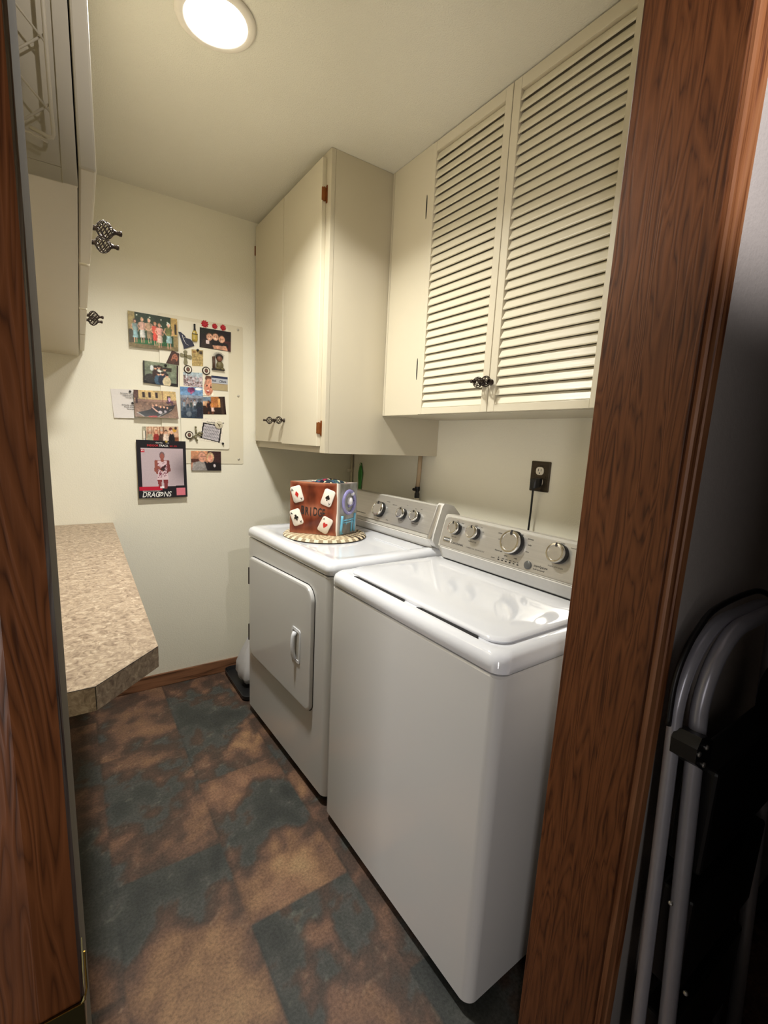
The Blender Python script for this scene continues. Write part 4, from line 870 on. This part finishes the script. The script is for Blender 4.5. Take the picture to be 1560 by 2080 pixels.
# sepia pair
p = Pic(48, 38, (40, 20, 12)); p.rect(0, 0, .45, .25, (110, 130, 150)); p.rect(0, .25, .2, .5, (224, 180, 140)); p.rect(.35, 0, .7, .6, (176, 112, 58)); p.rect(.66, .1, .78, .6, (214, 160, 96)); p.rect(.8, 0, .9, 1, (64, 46, 36)); p.person(.25, .22, .8, (44, 16, 16), (30, 14, 12), (206, 130, 90), (70, 30, 20), True, .8); p.person(.42, .2, .82, (214, 140, 70), (240, 206, 196), (206, 130, 90), (160, 96, 50), True, .7)
photo('photograph', p, [(.5844, 1.4982), (.6916, 1.5092), (.6989, 1.4211), (.5839, 1.4143)], Y0+.0012, 'warm-toned night photo of two women outside a lit doorway')
# spades card
wc = Pic(20, 24, (226, 220, 214)); sc_ = photo('folded_card', wc, [(.1837, 1.4995), (.300, 1.5060), (.295, 1.3757), (.1927, 1.3721)], .0015, 'white folded card with black diamond pips and small print, leftmost', 'card', noise=1, bend=.006)
lines = [('Partnership is everything', .222, 1.482, .0068, 0, 1, 0), ('Rules to bid and play', .232, 1.4735, .0068, 0, 1, 0), ('Trick by trick', .243, 1.465, .0068, 0, 1, 0), ('Partnership desserts', .226, 1.431, .0068, 0, 1, 0), ('Rounds of four', .236, 1.4225, .0068, 0, 1, 0), ('Second game', .246, 1.414, .0068, 0, 1, 0)]
text_obj('lettering', lines, ((0, YB-.0075, 0), (1, 0, 0), (0, 0, 1)), ['ink'], sc_)
for cx, cz_ in ((.262, 1.4945), (.270, 1.443)):
    tb = bmesh.new(); loft(tb, [[(cx+p_[0]*.0085, yq, cz_+p_[1]*.0065) for p_ in suits['diamond']] for yq in (YB-.0072, YB-.0078)]); link('diamond_pip', tb, ['ink'], sc_)
# gondola
p = Pic(86, 60); p.grad((196, 164, 110), (120, 96, 84)); p.rect(0, 0, 1, .34, (204, 176, 122)); p.rect(0, .34, 1, .42, (156, 120, 104)); p.rect(0, .42, 1, 1, (126, 98, 80)); p.rect(.04, 0, .08, .5, (60, 34, 30)); p.rect(0, 0, .1, .3, (92, 64, 56)); p.rect(.66, 0, .675, .42, (110, 64, 50))
for x in (.2, .34, .5): p.rect(x, .06, x+.055, .26, (44, 26, 22)); p.rect(x-.01, .26, x+.065, .29, (214, 190, 150))
p.rect(.78, .18, .86, .42, (50, 34, 36)); p.ell(.83, .3, .035, .08, (190, 150, 180)); p.poly([(.74, .4), (.9, .36), (.93, .52), (.8, .52)], (70, 40, 60))
p.speck(.1, .44, 1, .6, [(110, 84, 70), (144, 112, 90)], 50, .03)
p.poly([(.04, .86), (.4, .68), (.6, .6), (.96, .5), (.86, .72), (.6, .95), (.2, .98)], (20, 18, 22)); p.line(.05, .84, .2, .98, .012, (180, 176, 170)); p.line(.5, .98, .86, .66, .012, (150, 146, 140)); p.poly([(.3, .95), (.5, .93), (.5, 1), (.3, 1)], (170, 56, 50))
for x, y in ((.42, .56), (.5, .54), (.6, .6), (.68, .6), (.76, .62)): p.ell(x, y+.1, .045, .1, (34, 26, 34)); p.ell(x, y, .024, .045, sk)
p.line(.4, .62, .52, .78, .02, (226, 180, 160)); p.ell(.58, .8, .05, .06, (200, 190, 196)); p.ell(.7, .76, .03, .05, (180, 170, 180))
photo('photograph', p, [(.2755, 1.5037), (.4565, 1.5111), (.4643, 1.3845), (.2765, 1.3834)], .014, 'photo of people riding in a black gondola past a tan building', bend=.018)
wc = Pic(6, 12, (232, 228, 214)); photo('paper_slip', wc, [(.448, 1.5257), (.4757, 1.5232), (.4767, 1.3855), (.4619, 1.3854)], .0095, 'blank white paper slip behind the right edge of the gondola photo', 'paper', noise=1)
# five people behind the poster
p = Pic(70, 40); p.grad((222, 190, 160), (180, 130, 100)); p.rect(0, 0, .1, 1, (176, 170, 148)); 
for x in (.14, .3, .46): p.rect(x, .02, x+.12, .4, (150, 92, 62)); p.rect(x+.02, .06, x+.1, .35, (220, 190, 160))
p.ell(.78, .15, .05, .1, (90, 34, 30)); p.ell(.88, .22, .06, .1, (214, 160, 60)); p.ell(.92, .1, .04, .07, (70, 50, 40)); p.rect(.88, .6, 1, 1, (140, 84, 54))
for x, c, hr in ((.2, (170, 166, 140), (220, 200, 180)), (.37, (142, 44, 40), (190, 120, 90)), (.52, (70, 52, 44), (200, 190, 180)), (.64, (226, 206, 190), (60, 44, 34)), (.8, (22, 20, 24), (190, 180, 170))):
    p.ell(x, .85, .09, .5, c); p.ell(x, .3, .04, .12, hr); p.ell(x, .34, .034, .1, sk)
p.rect(.03, .5, .07, .85, (240, 240, 238)); p.ell(.06, .9, .04, .1, (30, 30, 36))
photo('photograph', p, [(.3065, 1.3388), (.4658, 1.3475), (.4664, 1.2600), (.3064, 1.2600)], .0105, 'photo of five people standing in a row, partly behind the poster')
# poster
p = Pic(96, 120, (26, 22, 28)); p.rect(.08, .135, .94, .80, (196, 178, 184)); k = np.clip((p.X-.6)/.35, 0, 1)*np.clip(1-np.abs(p.Y-.5)/.35, 0, 1); msk = (p.X > .08) & (p.X < .94) & (p.Y > .135) & (p.Y < .80); p.a[msk] = (p.a*(1-.35*k[..., None]))[msk]
p.rect(.02, .80, .48, .865, (190, 24, 52)); p.rect(.48, .80, .58, .815, (26, 22, 28)); p.rect(.44, .79, .58, .835, (236, 230, 232)); p.rect(.08, .155, .155, .205, (196, 40, 60)); p.ell(.117, .18, .028, .014, (236, 220, 222)); p.ell(.125, .183, .012, .008, (196, 40, 60))
skp = (150, 84, 72); p.poly([(.38, .34), (.62, .34), (.66, .5), (.6, .58), (.38, .58), (.33, .5)], skp); p.ell(.5, .26, .055, .065, (120, 96, 100)); p.ell(.5, .275, .043, .055, (160, 94, 84)); p.rect(.465, .31, .535, .36, skp)
p.poly([(.41, .35), (.46, .35), (.5, .38), (.55, .35), (.59, .35), (.60, .56), (.62, .68), (.38, .68), (.41, .55)], (222, 196, 202))
for i in range(46): x, y = .39+.2*rng.random(), .4+.27*rng.random(); p.line(x, y, x+.03, y-.018, .005, (128, 56, 76))
p.line(.37, .44, .5, .52, .022, skp); p.line(.64, .44, .6, .55, .02, (120, 60, 58)); p.line(.37, .36, .36, .52, .024, skp); p.line(.62, .36, .645, .52, .022, (120, 60, 58)); p.line(.48, .50, .56, .44, .018, (60, 30, 34)); p.ell(.52, .5, .03, .03, (60, 40, 44))
p.poly([(.385, .68), (.48, .68), (.465, .80), (.41, .80)], (140, 62, 62)); p.poly([(.51, .68), (.61, .68), (.585, .84), (.525, .84)], (130, 56, 58))
p.rect(.76, .79, 1, .96, (26, 22, 28)); p.rect(.77, .835, .955, .965, (218, 120, 134))
po = photo('poster', p, [(.2768, 1.2765), (.497, 1.2768), (.4977, 1.0025), (.2776, .9994)], .013, 'black-bordered track poster of an athlete lettered DRAGONS, lowest on the wall', 'poster', noise=2, bend=.012)
fr_ = ((0, YB-.0255, 0), (1, 0, 0), (0, 0, 1))
text_obj('team_lettering', [('DRAG', .292, 1.0055, .036, .25, .78, 0), ('NS', .386, 1.0065, .036, .25, .78, 0), ('MINNESOTA STATE UNIVERSITY', .296, 1.0325, .0052, 0, 1.05, 0)], fr_, ['white_ink'], po)
bm = bmesh.new(); tube(bm, [(.3745+.0105*math.cos(t), YB-.0262, 1.0185+.0085*math.sin(t)+.3*.0105*math.cos(t)) for t in [2*PI*i/20 for i in range(20)]], .0022, 5, closed=True); tube(bm, [(.368, YB-.0262, 1.012), (.376, YB-.0262, 1.022), (.383, YB-.0262, 1.024)], .0018, 5); link('emblem', bm, 'white_ink', po)
text_obj('heading_lettering', [('INDOOR', .323, 1.2480, .0130, 0, .95, 1), ('TRACK', .3755, 1.2480, .0135, 0, .95, 0), ('2022 - 2023', .423, 1.2485, .0085, 0, .8, 1), ('Gate City', .361, 1.2635, .0078, 0, 1, 0), ('Bank', .4045, 1.2635, .0078, 0, 1, 0)], ((0, YB-.0142, 0), (1, 0, 0), (0, 0, 1)), ['white_ink', 'red_ink'], po)
text_obj('name_lettering', [('ATHLETE', .296, 1.0505, .009, 0, 1.2, 0)], ((0, YB-.0235, 0), (1, 0, 0), (0, 0, 1)), ['white_ink'], po) if False else None
# note with black frame
p = Pic(48, 54, (238, 230, 214)); p.a[:] = (236, 228, 212)
p.poly([(.07, .2), (.95, .27), (.90, 1.0), (.0, .9)], (28, 22, 24)); p.poly([(.13, .25), (.89, .32), (.83, .95), (.06, .87)], (206, 200, 204))
for i in range(22): y = .3+i*.026; p.line(.13, y, .84, y+.055, .006, (120, 116, 124))
p.noise(8)
nt_ = photo('printed_note', p, [(.5773, 1.397), (.6849, 1.3931), (.6753, 1.2752), (.5685, 1.2848)], Y0, 'white note with a black-framed block of text headed Everything we learned', 'note', noise=0)
text_obj('lettering', [('Everything we learned', .580, 1.3835, .0098, 0, .98, 0), ("from Noah's Ark", .588, 1.3745, .0098, 0, .98, 0)], ((0, YB-Y0-.0010, 0), (1, 0, -.015), (.015, 0, 1)), ['ink'], nt_)
# couple
p = Pic(64, 44); p.grad((214, 150, 110), (150, 104, 86)); p.rect(.55, 0, 1, 1, (58, 34, 34)); p.rect(0, .4, .28, .6, (84, 46, 36)); p.poly([(.02, 1), (.06, .6), (.3, .5), (.5, .55), (.62, 1)], (146, 140, 136)); p.poly([(.5, .62), (.75, .55), (1, .62), (1, 1), (.55, 1)], (26, 18, 20)); p.poly([(.43, .55), (.5, .55), (.6, 1), (.53, 1)], (30, 26, 30)); p.ell(.36, .28, .13, .27, (168, 130, 106)); p.ell(.36, .32, .12, .25, (220, 160, 134)); p.ell(.64, .32, .12, .27, (206, 176, 136)); p.ell(.64, .38, .085, .2, (224, 156, 130)); p.line(.32, .26, .4, .26, .02, (70, 46, 44)); p.line(.43, .26, .46, .26, .02, (70, 46, 44)); p.ell(.77, .74, .04, .09, (226, 216, 216)); p.ell(.63, .47, .03, .02, (240, 226, 216))
photo('photograph', p, [(.5224, 1.231), (.671, 1.231), (.6709, 1.1324), (.5223, 1.1331)], .006, 'photo of an older couple in grey suit and black top, below the boards', bend=.003)
# magnets -------------------------------------------------------
def disc(bm, x, z, r, h, y, mi=0, n=20): lathe(bm, [(r, 0), (r, h*.7), (r*.8, h), (0, h)], (x, YB-y, z), (0, -1, 0), n, mi=mi, cap=False)
for (x, z, r, lab) in ((.5992, 1.8448, .0185, 'largest red flower magnet, left of the three in a row'), (.6468, 1.8418, .0145, 'small red flower magnet, middle of the three in a row'), (.6871, 1.8419, .0155, 'red flower magnet at the right end of the three in a row')):
    bm = bmesh.new(); ring = []
    for i in range(40):
        t = 2*PI*i/40; rr = r*(.62+.38*abs(math.cos(5*t))); ring.append((rr*math.cos(t), rr*math.sin(t)))
    loft(bm, [[(x+a_*s_, YB-Y0-h_, z+b_*s_) for a_, b_ in ring] for h_, s_ in ((.001, .95), (.003, 1), (.006, .6))]); f_ = link('flower_magnet', bm, 'flower_red'); tag(f_, lab, 'magnet', 'red flower magnets above the children photo')
    bm = bmesh.new(); sphere(bm, (x, YB-Y0-.007, z), .0028, seg=8); link('flower_center', bm, 'pip_red', f_)
for (x, z, lab) in ((.5161, 1.6221, 'round framed portrait magnet under the cross'), (.6016, 1.6256, 'round framed portrait magnet under the gold card'), (.515, 1.3092, 'round framed portrait magnet above the couple photo')):
    e = empty('round_magnet', (x, YB-Y0, z)); tag(e, lab, 'magnet', 'round portrait magnets on the board')
    bm = bmesh.new(); lathe(bm, [(.019, 0), (.0195, .004), (.0175, .008), (.0155, .0085), (.0150, .006)], (0, 0, 0), (0, -1, 0), 28, cap=False); link('rim', bm, 'bronze', e, smooth=True)
    bm = bmesh.new(); lathe(bm, [(.0158, .004), (.015, .0062), (0, .0066)], (0, 0, 0), (0, -1, 0), 28, cap=False); link('white_ring', bm, 'ivory', e)
    bm = bmesh.new(); loft(bm, [[(.0085*math.cos(t), -yq, .0105*math.sin(t)) for t in [2*PI*i/16 for i in range(16)]] for yq in (.0062, .0074)]); link('cameo', bm, 'figurine_brown', e)
    bm = bmesh.new(); sphere(bm, (0, -.0078, -.001), .0048, (1, .4, 1.2), seg=10); link('cameo_face', bm, 'skin_brown', e)
e = empty('bottle_magnet', (.5505, YB-Y0, 1.755)); tag(e, 'tiny gold liquor bottle magnet with a dark neck', 'magnet')
bm = bmesh.new(); lathe(bm, [(0, 0), (.011, .001), (.0135, .01), (.0135, .035), (.010, .044), (.0055, .052)], (0, -.006, 0), (0, 0, 1), 14, cap=False); [setattr(v.co, 'y', -.006+(v.co.y+.006)*.45) for v in bm.verts]; link('bottle', bm, 'bottle_gold', e, smooth=True)
bm = bmesh.new(); lathe(bm, [(.0056, .050), (.0048, .058), (.0042, .064), (.0046, .080), (.0, .082)], (0, -.006, 0), (0, 0, 1), 12, cap=False); link('neck', bm, 'black_plastic', e, smooth=True)
bm = bmesh.new(); box(bm, -.0125, .0125, -.0135, -.012, .032, .0355); link('label_band', bm, 'ink', e)
bm = bmesh.new(); c = [(.4773, 1.7885), (.486, 1.789), (.505, 1.7755), (.512, 1.765), (.530, 1.763), (.541, 1.752), (.548, 1.735), (.530, 1.728), (.514, 1.720), (.4996, 1.7145), (.498, 1.728), (.490, 1.752)]
loft(bm, [[(a_, YB-Y0-y_, b_) for a_, b_ in c] for y_ in (.0005, .006)]); bw = link('bow_magnet', bm, 'navy'); tag(bw, 'navy blue folded ribbon magnet with silver streaks', 'magnet')
bm = bmesh.new(); tube(bm, [(.493, YB-Y0-.0065, 1.776), (.497, YB-Y0-.0068, 1.762), (.503, YB-Y0-.0068, 1.748), (.510, YB-Y0-.0065, 1.738), (.522, YB-Y0-.0062, 1.733)], .0011, 5); tube(bm, [(.497, YB-Y0-.0068, 1.762), (.508, YB-Y0-.0066, 1.768)], .0010, 5); link('silver_streak', bm, 'satin', bw)
bm = bmesh.new(); cx, cz_ = .5065, 1.6830
for (dx, dz, L_) in ((0, 1, .026), (0, -1, .041), (1, 0, .029), (-1, 0, .025)):
    r1 = .0065; pts_ = []
    px, pz = dz, dx
    for t, w_ in ((0, .006), (.4, .0065), (.72, .0092), (.92, .007), (1, .003)): pts_.append((cx+dx*L_*t-dz*w_*1.0+(-.10*dz*L_*t if dx else -.10*L_*t*0)*0, cz_+dz*L_*t-dx*w_-(.12*dx*L_*t)))
    for t, w_ in ((1, .003), (.92, .007), (.72, .0092), (.4, .0065), (0, .006)): pts_.append((cx+dx*L_*t+dz*w_, cz_+dz*L_*t+dx*w_-(.12*dx*L_*t)))
    loft(bm, [[(a_, YB-Y0-y_, b_) for a_, b_ in pts_] for y_ in (.0005, .005)])
cr_ = link('cross_magnet', bm, 'cross_pewter'); tag(cr_, 'pewter cross magnet with flared ends', 'magnet')
bm = bmesh.new(); lathe(bm, [(.0055, 0), (.0055, .002), (0, .004)], (cx, YB-Y0-.005, cz_), (0, -1, 0), 12, cap=False); link('cross_boss', bm, 'olive', cr_)
e = empty('figurine_magnet', (.661, YB-Y0, 1.637)); tag(e, 'brown wild-haired figure magnet sitting beside a post', 'magnet')
bm = bmesh.new(); sphere(bm, (.006, -.010, .022), .019, (.95, .55, 1.05)); sphere(bm, (-.004, -.014, .006), .010, (1.2, .6, .6)); sphere(bm, (.018, -.014, .005), .010, (1, .6, .6)); link('figure_body', bm, 'olive', e, smooth=True)
bm = bmesh.new(); sphere(bm, (.004, -.013, .052), .0135, (1, .7, 1.05)); link('figure_head', bm, 'skin_brown', e, smooth=True)
bm = bmesh.new(); sphere(bm, (.006, -.008, .060), .017, (1.05, .6, .9))
for i in range(16):
    t = math.radians(20+150*i/15); tube(bm, [(.005+.012*math.cos(t), -.009, .060+.012*math.sin(t)), (.003+.030*math.cos(t+.2), -.010, .060+.026*math.sin(t+.1))], [.0016, .0004], 4)
link('figure_hair', bm, 'hair_dark', e)
bm = bmesh.new(); tube(bm, [(-.022, -.008, .001), (-.023, -.008, .060)], .0075, 8); link('post', bm, 'figurine_brown', e, smooth=True)
bm = bmesh.new(); box(bm, -.032, .030, -.016, -.001, -.002, .003, bev=.001); link('figure_base', bm, 'hair_dark', e)
for x, z, y, m_, lab in ((.563, 1.7175, Y0+.001, 'black_plastic', 'black button magnet on the gold card'), (.4159, 1.6283, .0118, 'black_plastic', 'black button magnet on the green room photo'), (.6792, 1.2726, Y0, 'black_plastic', 'black peg magnet at the lower right corner of the note'), (.4075, 1.2725, .0145, 'bottle_gold', 'gold round magnet at the top of the poster')):
    bm = bmesh.new(); disc(bm, x, z, .0055, .012, y); o = link('button_magnet', bm, m_, smooth=True); tag(o, lab, 'magnet')
bm = bmesh.new(); disc(bm, .6601, 1.3662, .0195, .006, Y0+.001, n=32); o = link('shell_magnet', bm, 'shell', auto=60); tag(o, 'round pale stone magnet on the note', 'magnet')
bm = bmesh.new(); tube(bm, [(.652, YB-Y0-.0082, 1.374), (.660, YB-Y0-.0085, 1.367), (.664, YB-Y0-.0082, 1.356)], .0018, 5); tube(bm, [(.656, YB-Y0-.0082, 1.364), (.668, YB-Y0-.0082, 1.370)], .0015, 5); link('carved_sprig', bm, 'olive', o)
e = empty('dragonfly_magnet', (.547, YB-Y0, 1.315)); tag(e, 'bronze winged insect magnet beside the note', 'magnet')
bm = bmesh.new(); tube(bm, [(-.032, -.006, -.034), (-.012, -.008, -.014), (.006, -.010, .002), (.020, -.010, .012)], [.002, .0032, .0045, .003], 8)
for p0, p1 in (((.0, .0), (-.002, .034)), ((.004, .004), (.034, .006)), ((-.006, -.008), (.002, -.030)), ((.006, .002), (.030, -.010))):
    tube(bm, [(p0[0], -.009, p0[1]), ((p0[0]+p1[0])/2, -.0095, (p0[1]+p1[1])/2), (p1[0], -.008, p1[1])], [.002, .0048, .0022], 8)
sphere(bm, (-.002, -.010, .034), .0055, seg=8); sphere(bm, (.003, -.010, -.030), .0055, seg=8); link('insect_body', bm, 'cross_pewter', e, smooth=True)
bm = bmesh.new(); wy(bm, .308, .318, 1.283, 1.320, .0115, .0145, .002); o = link('clip_magnet', bm, 'ivory'); tag(o, 'small white clip magnet at the left edge of the row of people photo', 'magnet')
bm = bmesh.new(); wy(bm, .3175, .320, 1.276, 1.320, .0115, .0155, .001); link('clip_edge', bm, 'black_plastic', o)

# ================================================================ HALL: strike plate, folding step ladder
sp = empty('strike_plate', (-.011, YN, .93)); tag(sp, 'brass strike plate wrapped on the left door casing', 'strike plate')
bm = bmesh.new(); box(bm, -.0118, -.0106, YN-.0165, YN+.030, .90, .9480); sub('plate', bm, 'dark_brass', sp)
bm = bmesh.new(); box(bm, -.075, -.0108, YN-.0178, YN-.0160, .88, .9485); sub('face_wrap', bm, 'dark_brass', sp)
bm = bmesh.new(); tube(bm, [(-.0098, YN-.016, .952), (-.0088, YN-.016, .957), (-.0086, YN-.016, .986)], .0006, 6); tube(bm, [(-.075, YN-.0178, .9485), (-.0120, YN-.0178, .9487), (-.0100, YN-.017, .9495), (-.0092, YN-.016, .954)], .0003, 6); sub('bright_lip', bm, 'brass', sp)

ld = empty('folding_step_ladder', (.9, .25, 0)); tag(ld, 'folded step ladder with grey tube rails and black plastic fittings, leaning in the hall', 'step ladder')
def arch(x0, x1, yt, yb, ztop, r, tr, nm, bm=None):
    pts = []; z1 = ztop-r
    yof = lambda z: yb+(yt-yb)*z/ztop
    for z in (0.02, .3, .6, z1-.05): pts.append((x0-.9, yof(z)-.25, z))
    for i in range(0, 13):
        t = PI-PI/2*i/12; pts.append((x0+r+r*math.cos(t)-.9, yof(z1)-.25, z1+r*math.sin(t)))
    for i in range(0, 13):
        t = PI/2-PI/2*i/12; pts.append((x1-r+r*math.cos(t)-.9, yof(z1)-.25, z1+r*math.sin(t)))
    for z in (z1-.05, .6, .3, .02): pts.append((x1-.9, yof(z)-.25, z))
    bm = bmesh.new(); tube(bm, pts, tr, 12); return link(nm, bm, 'steel_tube', ld, smooth=True)
arch(.779, 1.19, .282, .240, 1.05, .13, .0105, 'rear_rail'); arch(.806, 1.17, .263, .200, 1.045, .12, .0125, 'front_rail')
bm = bmesh.new(); tube(bm, smooth([(.7655-.9, .280-.25, .90), (.769-.9, .282-.25, .965), (.786-.9, .282-.25, 1.01), (.82-.9, .281-.25, 1.048), (.88-.9, .28-.25, 1.075), (1.05-.9, .28-.25, 1.078), (1.15-.9, .28-.25, 1.05)]), .005, 8); link('edge_strap', bm, 'black_plastic', ld, smooth=True)
for x, s in ((.79, 1), (1.18, -1)):
    bm = bmesh.new(); c = [(x-.024*s, .860), (x-.026*s, .885), (x-.015*s, .900), (x+.008*s, .895), (x+.034*s, .878), (x+.034*s, .820), (x+.012*s, .835), (x-.010*s, .850)]
    loft(bm, [[(a_-.9, y_-.25, b_) for a_, b_ in c] for y_ in (.236, .272)]); bk = link('hinge_bracket', bm, 'black_plastic', ld)
    for rx, rz in ((-.016, .874), (.010, .876), (.010, .846)):
        bm = bmesh.new(); lathe(bm, [(.0045, 0), (.004, .002), (0, .003)], (x+rx*s-.9, .236-.25, rz), (0, -1, 0), 12, cap=False); link('rivet', bm, 'satin', bk)
for z in (.30, .56, .80):
    bm = bmesh.new(); box(bm, .822-.9, 1.155-.9, -.03, .02, z-.16, z+.03, bev=.006); link('step', bm, 'black_plastic', ld)  # wide black panels added to fill the dark space between the rails
for xx, yy_, z in ((.779, .2385, .60), (.806, .2045, .44)):
    bm = bmesh.new(); sphere(bm, (xx-.9, yy_-.25, z), .004, seg=8); link('rivet', bm, 'satin', ld)
